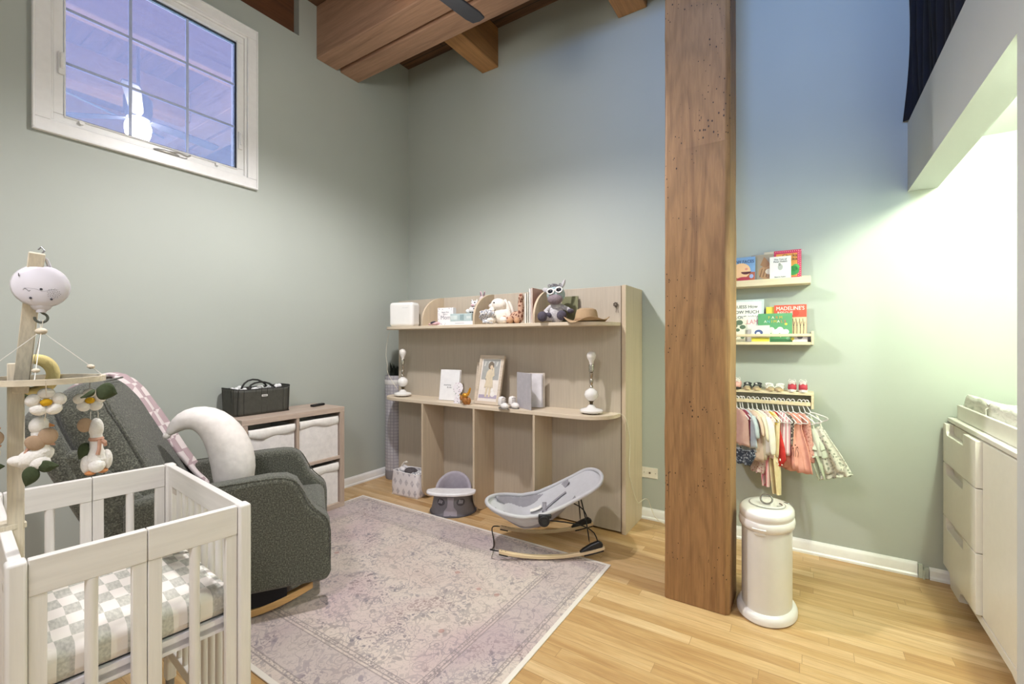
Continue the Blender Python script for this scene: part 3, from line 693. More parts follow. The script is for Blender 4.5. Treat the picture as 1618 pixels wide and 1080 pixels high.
# ------------------------------------------------------------ crib mobile
ASH = wood('mobile_ash', '#d6cbb2', '#e2d8c1', '#dbd0b8', 18, 'z', .5, bstr=.04)
q = thing('mobile_arm', 'pale wooden arm clamped to the left rail of the crib and reaching up', 'mobile arm', (-1.719, .2775, .76))
b = B().box(-.011, .011, -.015, .015, 0, .535, T(0,0,0,0,0,math.radians(-14))); b.build('pole', ASH, q, bev=.002)
b = B(); d_ = Vector((.082,.03,.307)); M_ = Matrix.Translation((0.024,0.004,.46)) @ Euler((math.atan2(-.030,.307), math.atan2(.082,.307), math.radians(-14))).to_matrix().to_4x4()
b.box(-.009, .009, -.0145, .0145, 0, .365, M_); b.build('slanted_arm', ASH, q, bev=.002)
b = B().cyl((.037,.002,.5), (.034,.002,.5), .007, n=12); b.build('bolt', pm('bolt_brown', '#4a3a2c', .5), q)
b = B().box(-.05, .012, -.034, -.012, .06, .105).box(-.05, .012, -.034, .018, .105, .12); b.build('clamp', ASH, q, bev=.002)
RZ = math.radians(79)
mo = thing('crib_mobile', 'hanging baby mobile with moon, daisies and white geese above the crib', 'mobile', (-1.609, .303, 1.255), RZ)
def loc_(px, py, t):
    r = (px-809)/710; F = Vector((-.5446,.8387,0)); R_ = Vector((.8387,.5446,0))
    w = (F+R_*r)*t + Vector((0,0,1.35-(py-540)/710*t))
    return Euler((0,0,-RZ)).to_matrix() @ (w-Vector((-1.609,.303,1.255)))
PLW = pm('music_box_white', '#e2dfe6', .3, var=.01, coat=.3)
c = loc_(65, 452, 1.13)
b = B(); out = []
b.lathe([(0,-.021),(.05,-.02),(.0635,-.012),(.067,0),(.0635,.012),(.05,.02),(0,.021)], (0,0,0), 36, .80, .80, M=Euler((PI/2,0,0)).to_matrix().to_4x4())
b.ell((0,0,-.046), (.020,.014,.018)).cyl((0,0,-.05), (0,0,-.066), .012, .009)
b.build('music_box', PLW, mo, loc=c)
mb = bpy.data.objects['music_box']
b = B().tube([(-.016,-.004,.045),(-.010,-.004,.066),(0,-.004,.075),(.010,-.004,.066),(.016,-.004,.045)], .004, 8); b.build('hang_loop', PLW, mb)
b = B().tube([(0,-.004,.079),(.006,-.01,.089),(0,-.004,.098),(-.005,0,.091)], .0018, 6); b.build('wire_hook', pm('wire_steel', '#a8a8ac', .3, .9), mb)
DKG = pm('detail_dark', '#3a3a40', .6)
b = B()
for i in range(37):
    a = i*2.4; r_ = .0021*math.sqrt(i); 
    for cx in (.022,) : b.cyl((cx+r_*math.cos(a), -.0195, -.018+r_*math.sin(a)), (cx+r_*math.cos(a), -.0212, -.018+r_*math.sin(a)), .0007, n=5)
for i in range(14):
    b.cyl((-.024+.0009*(i-7), -.0195, -.012+.003*math.sin(i*.45)), (-.024+.0009*(i-7), -.021, -.012+.003*math.sin(i*.45)), .0006, n=5)
for x, z, r_ in ((0,-.009,.0028), (-.018,-.032,.0026), (.018,-.033,.0026)): b.cyl((x,-.018,z), (x,-.0218,z), r_, n=10)
b.box(-.0385,-.0372,-.0215,-.019,.020,.027); b.build('speaker_holes', DKG, mb)
b = B(); b.tube([(-.04+.08*i/24, -.0208+.5*abs(-.04+.08*i/24)**2*2, -.008-.006*math.exp(-((i-13)/3)**2)) for i in range(25)], .0004, 5); b.build('cover_seam', pm('seam_grey', '#a5a3ac', .5), mb)
c = loc_(65, 500, 1.13)
b = B(); b.tube([(0,0,.012)]+[(.0115*math.sin(math.radians(a)), 0, -.003-.0115*math.cos(math.radians(a))+.0) for a in range(160,-120,-20)], .0028, 8); b.build('hook', pm('hook_grey', '#54584f', .5), mo, loc=c)
STR = pm('string_white', '#e6e2d8', .8); BEAD = pm('bead_wood', '#dccfb8', .5)
top = loc_(65, 523, 1.13)
b = B().ell(top, (.0115,.0115,.0085)); b.build('bead', BEAD, mo)
b = B().tube([loc_(62,505,1.13), top, loc_(68,505,1.13)], .001, 5); b.build('string', STR, mo)
ROP = wood('hoop_ash', '#d9cdb2', '#e4dac4', None, 12, 'x', .5, bstr=.02)
b = B(); R0, R1 = .112, .121
b.lathe([(R0,-.007),(R1,-.007),(R1,.007),(R0,.007),(R0,-.007)], (0,0,0), 72); b.build('hoop', ROP, mo, ang=30)
for a in (-158, -12, 12, 100, -95):
    p = Vector((.1165*math.cos(math.radians(a)), .1165*math.sin(math.radians(a)), .007))
    b = B().tube([top, p], .0009, 5); b.build('string', STR, mo)
    if a in (-12, 12, -95): b = B().ell(top.lerp(p, .80 if a != -95 else .82), (.0075,.0075,.0055)); b.build('bead', BEAD, mo)
FELT = pm('felt_white', '#efece6', .95, bs=160, bstr=.4); FYEL = pm('felt_yellow', '#d3a520', .95, bs=200, bstr=.4)
FGRN = pm('felt_green', '#3f4a30', .95, bs=200, bstr=.3); FTAU = pm('felt_taupe', '#b0967c', .95, bs=200, bstr=.3); FBEAK = pm('felt_orange', '#c98a58', .95); FMOON = pm('felt_moon', '#e0cf8e', .95, bs=140, bstr=.4)
def leaf(b, p, d, L, w, nrm=(0,-1,0)):
    p = Vector(p); d = Vector(d).normalized(); n_ = Vector(nrm).normalized(); s_ = d.cross(n_).normalized()
    b.grid(lambda u, v: p + d*L*u + s_*w*(v-.5)*2*(math.sin(PI*min(1,u**.75))*.97+.03*(1-u)) + n_*(.012*math.sin(PI*u)-.01*abs(v-.5)), 10, 6)
def flower(p, R, name='daisy'):
    b = B()
    for k in range(5):
        a = math.radians(90+72*k); b.ell((R*.62*math.cos(a), 0, R*.56*math.sin(a)), (R*.42, R*.26, R*.36), M=Euler((0,-a+PI/2,0)).to_matrix())
    f = b.build('daisy', FELT, mo, loc=p)
    b = B().ell((0,-R*.14,0), (R*.29, R*.2, R*.24)); b.build('daisy_centre', FYEL, f)
    return f
flower(loc_(73, 635, 1.07), .037); flower(loc_(142, 632, 1.18), .034)
b = B()
mpts = []
for i in range(17):
    a = math.radians(140-280*i/16+0); mpts.append((.046*math.cos(a)-.01, 0, .044*math.sin(a)))
b.tube([(x-.012*(abs(i-8)/8)**2, y, z) for i, (x, y, z) in enumerate(mpts)], [.003+.017*math.sin(PI*i/16)**.8 for i in range(17)], 12); mn = b.build('moon', FMOON, mo, loc=loc_(62, 592, 1.2), sub=1); mn.scale = (.74,1,.98)
b = B(); leaf(b, (0,0,0), (-1,0,-.12), .035, .008); leaf(b, (0,0,0), (1,0,0), .03, .008); b.build('leaf', FGRN, mo, loc=loc_(48, 625, 1.2), solid=.002)
for pts in ((loc_(72,600,1.0), loc_(73,625,1.05)), (loc_(142,600,1.2), loc_(142,620,1.18)), (loc_(73,650,1.05), loc_(70,665,1.08)), (loc_(143,650,1.18), loc_(143,705,1.18)), (loc_(155,650,1.18), loc_(155,670,1.18)), (loc_(60,540,1.2), loc_(58,575,1.2))):
    b = B().tube(pts, .0009, 5); b.build('string', STR, mo)
def goose(p, s, back=False):
    b = B(); M1 = lambda a: Euler((0,math.radians(a),0)).to_matrix()
    if not back:
        b.ell((.010,0,.050), (.026,.022,.024), M1(-12)).tube([(.006,0,.035),(.012,0,.0),(.016,0,-.02)], [.017,.02,.028], 14)
        b.ell((.0,0,-.03), (.05,.03,.026), M1(-14)).ell((-.038,0,-.036), (.028,.018,.014), M1(8)).ell((.012,-.015,-.045), (.028,.022,.02))
    else:
        b.ell((0,0,.052), (.021,.02,.028)).tube([(0,0,.04),(0,0,.0),(.0,0,-.03)], [.017,.019,.032], 14)
        b.ell((0,0,-.035), (.032,.03,.028)).ell((-.024,0,-.04), (.018,.02,.027)).ell((.028,0,-.034), (.017,.02,.027)).ell((0,-.022,-.045), (.024,.018,.018))
    gq = b.build('goose', FELT, mo, loc=p); gq.scale = (s*.74,s*.8,s)
    if not back:
        b = B().tube([(.030,0,.050),(.048,0,.046)], [.007,.002], 8); b.build('beak', FBEAK, gq)
        b = B().ell((.032,-.02,.022), (.026,.008,.022)).ell((.0,-.02,.008), (.026,.009,.019), M1(20)); b.build('wing_felt', FTAU, gq)
        b = B().tube([(.03,-.01,.004),(.05,-.012,-.002)], [.005,.003], 6).tube([(-.012,-.01,.0),(-.024,-.012,-.018)], [.006,.004], 6); b.build('scarf', pm('scarf_rose', '#c79c86', .9), gq)
        b = B(); leaf(b, (.0,-.03,-.050), (-.45,0,-1), .052, .022); leaf(b, (.004,-.03,-.050), (1,0,-.12), .055, .015); b.build('leaf', FGRN, gq, solid=.003)
    else:
        b = B().ell((-.030,-.004,.064), (.021,.006,.019)); b.build('wing_felt', FTAU, gq)
        b = B().lathe([(.019,.020),(.022,.024),(.019,.029)]); b.build('scarf', pm('scarf_rose', '#c79c86', .9), gq); b = B().tube([(.008,-.02,.022),(.006,-.026,-.002),(.002,-.027,-.015)], [.006,.006,.007], 6).tube([(.012,-.02,.022),(.022,-.022,.014),(.024,-.02,.006)], [.006,.007,.005], 6); b.build('scarf', pm('scarf_rose', '#c79c86', .9), gq)
        b = B().ell((-.016,-.012,-.063), (.016,.018,.006)).ell((.016,-.012,-.061), (.016,.018,.006)); b.build('foot', FBEAK, gq)
        b = B(); leaf(b, (-.022,-.0,.014), (-.6,0,-1), .045, .018); b.build('leaf', FGRN, gq, solid=.003)
    return gq
goose(loc_(55, 703, 1.08), .93); goose(loc_(152, 707, 1.18), .98, True)
goose(loc_(-30, 706, 1.1), .9)
b = B(); leaf(b, (0,0,0), (-.85,0,-.6), .03, .006, (.3,-1,0)); leaf(b, (.004,0,.002), (.9,0,-.35), .04, .022); b.build('leaf', FGRN, mo, loc=loc_(150, 616, 1.12), solid=.003)

# ------------------------------------------------------------ things on the upper shelf
ZU, ZL = 1.4885, .8505
q = thing('air_purifier', 'glossy white rounded air purifier box at the left end of the upper shelf', 'air purifier', (-3.07, 2.915, ZU), math.radians(12))
GW = pm('gloss_white', '#f1f0ec', .2, var=.01, coat=.5)
b = B().box(-.128, .128, -.06, .07, 0, .222); b.build('housing', GW, q, bev=.03, seg=6)
b = B().box(.02, .08, -.0615, -.059, .168, .172); b.build('logo_strip', pm('logo_silver', '#cfd0d0', .4), q)
CARD = pm('card_white', '#f2f0f0', .6, var=.02); INKG = pm('ink_grey', '#8f8f96', .7); INKD = pm('ink_dark', '#3b3b42', .7)
q = thing('gift_box', 'small white box printed with dots and the word Mom on the upper shelf', 'box', (-2.535, 2.87, ZU), math.radians(8))
b = B().box(-.077, .077, 0, .05, 0, .150); b.build('box_body', CARD, q, bev=.002)
text('printed_word', 'Mom', .048, INKG, q, (.004,-.0008,.066)); text('printed_word', 'happy first', .017, INKG, q, (0,-.0008,.112)); text('printed_word', 'day as a', .013, INKG, q, (0,-.0008,.095))
b = B(); rr = random.Random(5)
for i in range(30):
    s_ = rr.random(); e = rr.choice((0,1,2,3)); x, z = {0:(-.066+.132*s_,.14), 1:(-.066+.132*s_,.012), 2:(-.066,.14*s_+.006), 3:(.066,.14*s_+.006)}[e]
    b.ell((x+rr.uniform(-.006,.006),-.0002,max(.005,z+rr.uniform(-.006,.006))), (.0035,.0006,.0025), n=6, m=4)
b.build('printed_dots', pm('print_mauve', '#9c8c9c', .7), q)
q = thing('toy_bird', 'tiny pink toy bird with a dark wing in front of the white box', 'toy', (-2.60, 2.81, ZU), math.radians(5))
PKF = pm('pink_felt', '#e3b9bd', .9)
b = B().ell((0,0,.016), (.034,.014,.014)).ell((.036,0,.018), (.018,.013,.014)).ell((-.045,0,.01), (.02,.01,.007)); b.build('bird_body', PKF, q)
b = B().ell((-.012,-.006,.026), (.028,.013,.009), Euler((0,-.2,0)).to_matrix()); b.build('wing', pm('wing_dark', '#4c4754', .9), q)
b = B().ell((.04,-.012,.021), .003, n=8, m=6); b.build('eye', INKD, q)
q = thing('keepsake_box', 'flat white box lying on the upper shelf under a teal box', 'box', (-2.335, 2.89, ZU), math.radians(5))
b = B().box(-.11, .11, -.06, .08, 0, .030); b.build('box_body', CARD, q, bev=.002)
b = B().box(-.06, .03, -.0606, -.06, .013, .016); b.build('print_line', INKG, q)
q = thing('keepsake_box', 'pale teal box with a small panel, stacked on the flat white box', 'box', (-2.345, 2.89, ZU+.0305), math.radians(5))
b = B().box(-.10, .11, -.058, .078, 0, .062); b.build('box_body', pm('teal_pale', '#b9cbcb', .6), q, bev=.002)
b = B().box(-.004, .034, -.0588, -.058, .008, .054); b.build('picture_panel', pm('teal_mid', '#94aaad', .6), q)
b = B().box(-.1, -.03, -.0588, -.058, .014, .046).box(.06, .1, -.0588, -.058, .02, .04); b.build('print_block', pm('teal_light', '#d4dfdd', .6), q)
# plush toys
def plush(name, label, cat, loc, rz, mat, shapes, parts=(), scale=1, sub=1):
    q = thing(name, label, cat, loc, rz)
    b = B()
    for sh in shapes:
        if len(sh) == 2: b.ell(sh[0], sh[1])
        else: b.ell(sh[0], sh[1], Euler(sh[2]).to_matrix())
    b.build('body', mat, q)
    for nm, mt_, ell in parts:
        for sh in ell: B().ell(sh[0], sh[1], Euler(sh[2]).to_matrix() if len(sh) > 2 else None, n=12, m=8).build(nm, mt_, q)
    q.scale = (scale,)*3
    return q
SPOT, s1, s2 = _m('spotted_plush'); vo_ = N(s1, 'ShaderNodeTexVoronoi'); vo_.inputs['Scale'].default_value = 45; s1.links.new(coords(s1), vo_.inputs['Vector'])
s1.links.new(mix(s1, mth(s1, 'LESS_THAN', vo_.outputs['Distance'], .34), '#e9e5e2', '#4a474c'), s2.inputs[0]); s2.inputs['Roughness'].default_value = .95
PKEAR = pm('pink_ear', '#d9b3bd', .9)
plush('spotted_plush', 'small white plush with dark spots standing on the teal box beside the arched divider', 'soft toy', (-2.262, 2.905, ZU+.093), 0, SPOT,
      [((0,0,.03),(.045,.03,.03)), ((.012,0,.075),(.03,.026,.03)), ((-.05,-.005,.022),(.022,.018,.018)), ((.035,-.005,.02),(.02,.02,.02))], [('snout', PKEAR, [((.012,-.026,.067),(.015,.010,.010))]), ('ear', SPOT, [((-.015,0,.1),(.009,.006,.016)), ((.036,0,.1),(.009,.006,.016))])])
plush('rabbit_figure', 'slim pink-eared toy peeking up behind the arched divider on the upper shelf', 'soft toy', (-2.255, 3.015, ZU+.0), 0, pm('plush_grey_pink', '#d2c4c6', .95),
      [((0,0,.10),(.03,.026,.10)), ((0,0,.215),(.026,.024,.03))], [('ear', PKEAR, [((-.014,0,.262),(.009,.006,.026),(0,-.15,0)), ((.020,0,.262),(.008,.006,.026),(0,.3,0))]), ('ear_lining', pm('ear_dark', '#6f6a70', .9), [((.021,-.005,.262),(.005,.003,.018),(0,.3,0)), ((-.014,-.005,.262),(.005,.003,.018),(0,-.15,0))])])
CREAM = pm('plush_cream', '#ede6db', .98, bs=120, bstr=.6)
q = plush('bunny_plush', 'cream floppy-eared bunny plush with dark eyes on the upper shelf', 'soft toy', (-2.02, 2.93, ZU), math.radians(12), CREAM,
      [((.02,.0,.065),(.075,.06,.068)), ((0,-.015,.155),(.065,.05,.05),(0,.2,0)), ((-.05,-.02,.145),(.032,.03,.027)), ((-.045,-.06,.03),(.035,.05,.03)), ((.065,-.06,.03),(.035,.05,.03)), ((-.055,-.045,.095),(.028,.024,.045),(0,.5,0)), ((.085,-.02,.075),(.022,.022,.05),(0,-.4,0))],
      [('ear', CREAM, [((.066,.0,.135),(.022,.016,.068),(0,-.32,0)), ((.09,.02,.125),(.02,.015,.065),(0,-.35,0))]), ('eye', INKD, [((-.022,-.060,.168),.0065), ((-.065,-.038,.165),.005)]), ('nose', PKEAR, [((-.08,-.03,.148),(.004,.005,.004))])])
SNOW, s1, s2 = _m('printed_comforter'); vo_ = N(s1, 'ShaderNodeTexVoronoi', feature='DISTANCE_TO_EDGE'); vo_.inputs['Scale'].default_value = 55; s1.links.new(coords(s1), vo_.inputs['Vector'])
s1.links.new(mix(s1, mth(s1, 'LESS_THAN', vo_.outputs['Distance'], .10), '#edebe9', '#8c8f98'), s2.inputs[0]); s2.inputs['Roughness'].default_value = .95
b = B()
b.grid(lambda u, v: (.085*(u-.5)*(1.3-.5*v)+.012*math.sin(v*9), -.012*math.sin(u*20)-.015*math.sin(v*7)-.01, .105*(1-v)*(1-.15*abs(u-.5)*2)+.008), 22, 16)
solo(b, 'comforter_cloth', SNOW, 'crumpled white comforter cloth with grey pattern held by the cream bunny', 'comforter', (-2.075, 2.838, ZU), math.radians(20), solid=.02, sub=1)
GIR, s1, s2 = _m('giraffe_print'); vo_ = N(s1, 'ShaderNodeTexVoronoi', feature='DISTANCE_TO_EDGE'); vo_.inputs['Scale'].default_value = 38; s1.links.new(coords(s1), vo_.inputs['Vector'])
s1.links.new(mix(s1, mth(s1, 'LESS_THAN', vo_.outputs['Distance'], .16), '#7a4b3c', '#c8a48c'), s2.inputs[0]); s2.inputs['Roughness'].default_value = .95
plush('giraffe_plush', 'brown patterned giraffe plush squeezed between the bunny and the upright books', 'soft toy', (-1.86, 2.93, ZU), math.radians(15), GIR,
      [((0,0,.05),(.055,.05,.05)), ((-.06,-.02,.03),(.04,.03,.028)), ((.04,-.02,.12),(.024,.028,.11)), ((.045,-.03,.20),(.020,.03,.034))], [('hoof', pm('tan_felt', '#c49a78', .95), [((-.035,-.05,.026),(.026,.026,.024)), ((.02,-.055,.026),(.024,.02,.024)), ((-.09,-.03,.035),(.022,.022,.03))])])
PAGE = pm('page_cream', '#eee9df', .8, bs=0)
def closed_book(name, label, w, h, t, colr, loc, rot, group=None, deco=None, mat=None, roundc=0):
    """closed book standing: front cover faces local -y, spine at x=-w/2"""
    q = thing(name, label, 'book', loc, rot=rot, group=group)
    cm = mat or pm('cover_'+colr.strip('#'), colr, .45, var=.03)
    b = B(); b.box(-w/2, w/2, -t/2, -t/2+.002, 0, h).box(-w/2, w/2, t/2-.002, t/2, 0, h).box(-w/2-.0005, -w/2+.002, -t/2, t/2, 0, h); b.build('cover', cm, q, bev=.0008)
    b = B().box(-w/2+.002, w/2-.003, -t/2+.0021, t/2-.0021, .002, h-.003); b.build('pages', PAGE, q)
    if deco: deco(q, w, h, -t/2)
    return q
for i, (x, h_, t_, colr, lab) in enumerate(((-1.742,.226,.014,'#e9e4df','thin white book, first of the upright row left of the plush cow'), (-1.722,.232,.012,'#a8a890','slim olive-grey book second in the upright row on the upper shelf'), (-1.703,.258,.014,'#f0ecec','tall white book with lilac pages third in the upright row'), (-1.6865,.262,.011,'#cfa79a','tall dusty pink book against the last arched divider'))):
    closed_book('book', lab, .19, h_, t_, colr, (x, 2.96, ZU), (0,0,-PI/2-.0), 'upright books on the upper shelf')
closed_book('book', 'olive green book leaning behind the plush cow', .13, .20, .015, '#7c7c5c', (-1.46, 3.035, ZU), (math.radians(-3),0,0))
# cow
GREYK = pm('knit_grey_white', '#c9c6c8', .98, bs=240, bstr=.8, var=.18, vs=90); HOOF = pm('knit_dark', '#55505c', .98, bs=240, bstr=.8, var=.2, vs=90)
q = thing('cow_plush', 'crocheted grey cow plush wearing white sunglasses, seated on the upper shelf', 'soft toy', (-1.515, 2.925, ZU), math.radians(18))
b = B().ell((0,0,.065), (.058,.05,.068)).ell((0,-.0,.12), (.045,.04,.04))
b.tube([(-.035,-.02,.03),(-.06,-.075,.03),(-.072,-.11,.036)], [.02,.02,.02], 12).tube([(.035,-.02,.03),(.055,-.07,.03),(.06,-.10,.04)], [.02,.02,.02], 12)
b.tube([(-.04,0,.12),(-.07,-.03,.085),(-.055,-.055,.058)], [.017,.017,.016], 12).tube([(.04,0,.12),(.085,-.01,.10),(.10,-.02,.088)], [.017,.016,.016], 12)
b.build('body', GREYK, q)
b = B().ell((-.078,-.125,.042), (.036,.028,.037)).ell((.058,-.115,.048), (.036,.028,.036)).ell((-.048,-.062,.052), (.026,.02,.022)).ell((.108,-.026,.084), (.024,.022,.018)); b.build('hoof', HOOF, q)
b = B().ell((.0,-.015,.205), (.068,.052,.062)); hd = b.build('head', pm('knit_teal_grey', '#a9bcbe', .98, bs=240, bstr=.8, var=.2, vs=90), q)
b = B().ell((0,-.052,.168), (.056,.038,.038)); b.build('muzzle', pm('knit_mauve', '#8d8086', .98, bs=240, bstr=.8, var=.2, vs=90), hd)
b = B().ell((-.076,-.005,.240), (.026,.01,.018), Euler((0,.4,0)).to_matrix()).ell((.052,-.0,.282), (.012,.012,.036), Euler((0,.35,0)).to_matrix()); b.build('ear', GREYK, hd)
b = B(); rr = random.Random(6)
for i in range(12):
    cx, cz = rr.uniform(-.045,.055), rr.uniform(.248,.278); b.tube([(cx+.009*math.cos(a*.8), -.045+a*.002, cz+.009*math.sin(a*.8)) for a in range(9)], .0035, 6)
b.build('curls', pm('knit_curls', '#8f8c92', .98, var=.5, vs=60), hd)
b = B(); gm = T(0,-.071,.228,0,-.17,0)
for s_ in (-1,1): b.tube([gm @ Vector((s_*.031+.023*math.cos(a*PI/10), 0, .018*math.sin(a*PI/10))) for a in range(20)], .0055, 8, closed=True)
b.tube([gm @ Vector((-.008,0,.004)), gm @ Vector((.008,0,.004))], .004, 8); gls = b.build('sunglasses', pm('plastic_white', '#f3f3f3', .25), q)
for s_ in (-1,1): B().ell(gm @ Vector((s_*.031, 0, 0)), (.020,.004,.0155), gm.to_3x3()).build('lens', pm('lens_black', '#1b1822', .15), gls)
# hat
HAT = pm('hat_tan', '#b59a78', .9, bs=200, bstr=.4)
q = thing('sun_hat', 'small tan felt hat with a wavy brim at the right end of the upper shelf', 'hat', (-1.262, 2.89, ZU+.006), math.radians(20))
b = B().lathe([(.082,.0),(.080,.02),(.074,.055),(.066,.078),(.045,.088),(.02,.084),(0,.078)], n=32); b.build('crown', HAT, q)
def brim(u, v):
    a = u*2*PI; r_ = .078+.075*v; return (r_*1.02*math.cos(a), r_*.86*math.sin(a), .016*v*v*math.sin(a*4+.9)+.010*v*math.sin(a*2+2.6)+.012*v)
b = B().grid(brim, 72, 6, cu=True); b.build('brim', HAT, q, solid=.003)
b = B().lathe([(.0835,.004),(.0845,.005),(.0825,.018),(.0815,.019)], n=32); b.build('hat_band', pm('hat_band', '#9c7f60', .9), q)
b = B(); 
for i in range(7):
    a = i*.9; b.ell((.012*math.cos(a), -.008, .012*math.sin(a)), (.007,.003,.005))
b.tube([(0,-.004,0),(.004,-.004,-.03),(.0,-.004,-.055)], .0015, 5).tube([(0,-.004,0),(.012,-.004,-.03),(.020,-.004,-.06)], .0012, 5)
solo(b, 'dried_sprig', pm('dried_dark', '#5b5147', .9), 'tiny dried dark flower sprig pinned at the right edge of the cabinet panel', 'flower', (-1.115, 3.068, 1.615))

# ------------------------------------------------------------ things on the lower shelf
MILK = pm('milk_glass', '#f2f1ee', .15, var=.01, coat=.6); CRYS = pm('lamp_metal', '#b9b3a6', .18, .85, var=.35, vs=160); BULB = pm('bulb_frosted', '#e9e6e0', .3)
def table_lamp(label, loc):
    q = thing('table_lamp', label, 'lamp', loc, group='pair of milk glass lamps on the lower shelf')
    b = B().lathe([(0,.008),(.062,.006),(.078,.012),(.082,.024),(.07,.034),(.035,.042),(.022,.058),(.012,.064),(0,.064)], n=30); b.build('base', MILK, q)
    b = B()
    for k in range(5): a = k*2*PI/5; b.ell((.055*math.cos(a), .055*math.sin(a), .006), (.009,.009,.006), n=8, m=6)
    b.build('base_foot', CRYS, q)
    b = B().cyl((0,0,.062), (0,0,.088), .012).cyl((0,0,.084), (0,0,.09), .018); b.build('neck', pm('neck_brass', '#5e5240', .4, .7), q)
    b = B().lathe([(0,.088),(.022,.09),(.042,.108),(.050,.132),(.042,.157),(.022,.172),(.012,.178),(0,.178)], n=30); b.build('globe_body', MILK, q)
    b = B().lathe([(0,.178),(.010,.18),(.014,.19),(.008,.20),(.013,.215),(.014,.235),(.008,.245),(.012,.26),(.014,.285),(.009,.29),(.017,.292),(.0185,.34),(.016,.345),(0,.345)], n=16); b.build('stem', CRYS, q)
    b = B().lathe([(0,.345),(.012,.345),(.014,.36),(.029,.388),(.032,.405),(.027,.424),(.014,.434),(0,.436)], n=24); b.build('bulb', BULB, q)
    return q
table_lamp('shadeless milk glass lamp with a bare bulb at the right end of the lower shelf', (-1.245, 2.935, ZL))
table_lamp('shadeless milk glass lamp with a bare bulb at the left end of the lower shelf', (-3.10, 2.925, ZL))
def d1(q, w, h, y):
    text('cover_title', 'mommy', .022, INKG, q, (-.02, y-.0008, h*.5)); text('cover_title', '& me', .020, INKG, q, (-.0, y-.0008, h*.42))
closed_book('book', 'upright white book with pale grey lettering near the left lamp', .19, .262, .02, '#f1f1f2', (-2.545, 2.93, ZL+.001), (math.radians(-8),0,math.radians(10)), deco=d1)
FLR, s1, s2 = _m('floral_card'); vo_ = N(s1, 'ShaderNodeTexVoronoi'); vo_.inputs['Scale'].default_value = 60; s1.links.new(coords(s1), vo_.inputs['Vector'])
s1.links.new(mix(s1, mth(s1, 'LESS_THAN', vo_.outputs['Distance'], .3), '#efeaee', ramp(s1, noise(s1, coords(s1), 40), [(.4,'#b9a3b4'),(.6,'#9fb0a0')])), s2.inputs[0])
b = B().prism([(.045*math.cos(a*PI/12), .125+.048*math.sin(a*PI/12)) for a in range(-4, 17)] + [(-.03,.0),(.03,.0)], -.004, .004, 'y')
solo(b, 'floral_card', FLR, 'small round-topped white card with lilac flowers leaning before the white book', 'card', (-2.36, 2.815, ZL), rot=(math.radians(-9),0,math.radians(12)), bev=.001)
GOLD = pm('amber_gold', '#c98f2e', .3, .4, var=.3, vs=60); q = thing('fox_figurine', 'small amber and gold animal figurine left of the picture frame', 'figurine', (-2.265, 2.805, ZL), math.radians(20))
b = B().ell((0,0,.035), (.03,.026,.035)).ell((-.028,0,.052), (.02,.014,.022), Euler((0,.7,0)).to_matrix()).ell((.026,0,.03), (.02,.016,.03)); b.build('body', pm('amber_brown', '#a86f35', .4, .1, var=.3, vs=60), q)
b = B().ell((.0,-.012,.075), (.026,.018,.02)).tube([(.015,0,.075),(.03,0,.1),(.042,0,.135)], [.014,.011,.006], 8).tube([(-.035,0,.06),(-.05,0,.085)], [.008,.002], 6); b.build('gold_trim', GOLD, q)
# picture frame
q = thing('picture_frame', 'pale wooden frame with a picture of a small child leaning against the panel', 'picture', (-2.125, 2.895, ZL+.001), rot=(math.radians(-14),0,math.radians(2)))
FRM = wood('frame_wood', '#cdbda8', '#d8c9b6', None, 12, 'x', .5)
w_, h_ = .118, .40
b = B(); 
b.box(-w_,w_,-.01,.014,0,.026).box(-w_,w_,-.01,.014,h_-.026,h_).box(-w_,-w_+.024,-.01,.014,.026,h_-.026).box(w_-.024,w_,-.01,.014,.026,h_-.026); b.build('frame', FRM, q, bev=.002)
b = B().box(-w_+.022, w_-.022, .0, .006, .024, h_-.024); b.build('picture_sheet', pm('sheet_warm', '#e9e2da', .6), q)
b = B().box(-.082,.082,-.001,0,.20,.365); b.build('picture_wall', pm('art_grey', '#a9aaa6', .7), q)
b = B()
for i in range(4): b.prism([(-.07+.038*i,.31),(-.058+.038*i,.31),(-.05+.038*i,.35),(-.062+.038*i,.35)], -.0018, -.001, 'y')
b.build('picture_backdrop', pm('art_pale', '#cfcfc9', .7), q)
b = B().box(-.085,.085,-.0012,0,.05,.078); b.build('picture_ground', pm('art_lilac', '#b3a9bd', .7), q)
def blob(b, pts, y0=-.003, y1=-.001): b.prism(pts, y0, y1, 'y')
b = B(); blob(b, [(-.044,.135),(-.02,.142),(.0,.134),(.022,.142),(.040,.135),(.026,.22),(.042,.235),(.030,.30),(.018,.30),(.022,.262),(.012,.285),(-.016,.285),(-.034,.262),(-.042,.21),(-.030,.205),(-.026,.225)]); blob(b, [(-.028,.06),(-.012,.06),(-.006,.14),(-.028,.14)]); blob(b, [(.006,.06),(.022,.06),(.024,.14),(.002,.14)]); b.build('picture_child', pm('art_cream', '#d9cbb0', .7), q)
b = B(); b.ell((.0,-.002,.315), (.028,.0015,.034)); b.build('picture_hair', pm('art_brown', '#7b6f60', .7), q)
b = B(); b.ell((.006,-.0035,.302), (.014,.001,.017)); b.build('picture_face', pm('art_skin', '#d6c0a4', .7), q)
b = B(); b.ell((.045,-.002,.085), (.022,.0015,.022)).ell((.035,-.002,.115), (.013,.0015,.014)); b.build('picture_puppy', pm('art_white', '#ece8e4', .7), q)
b = B().box(-.10,.10,-.012,.008,0,.33,).box(0,0.001,0,.001,0,.001)
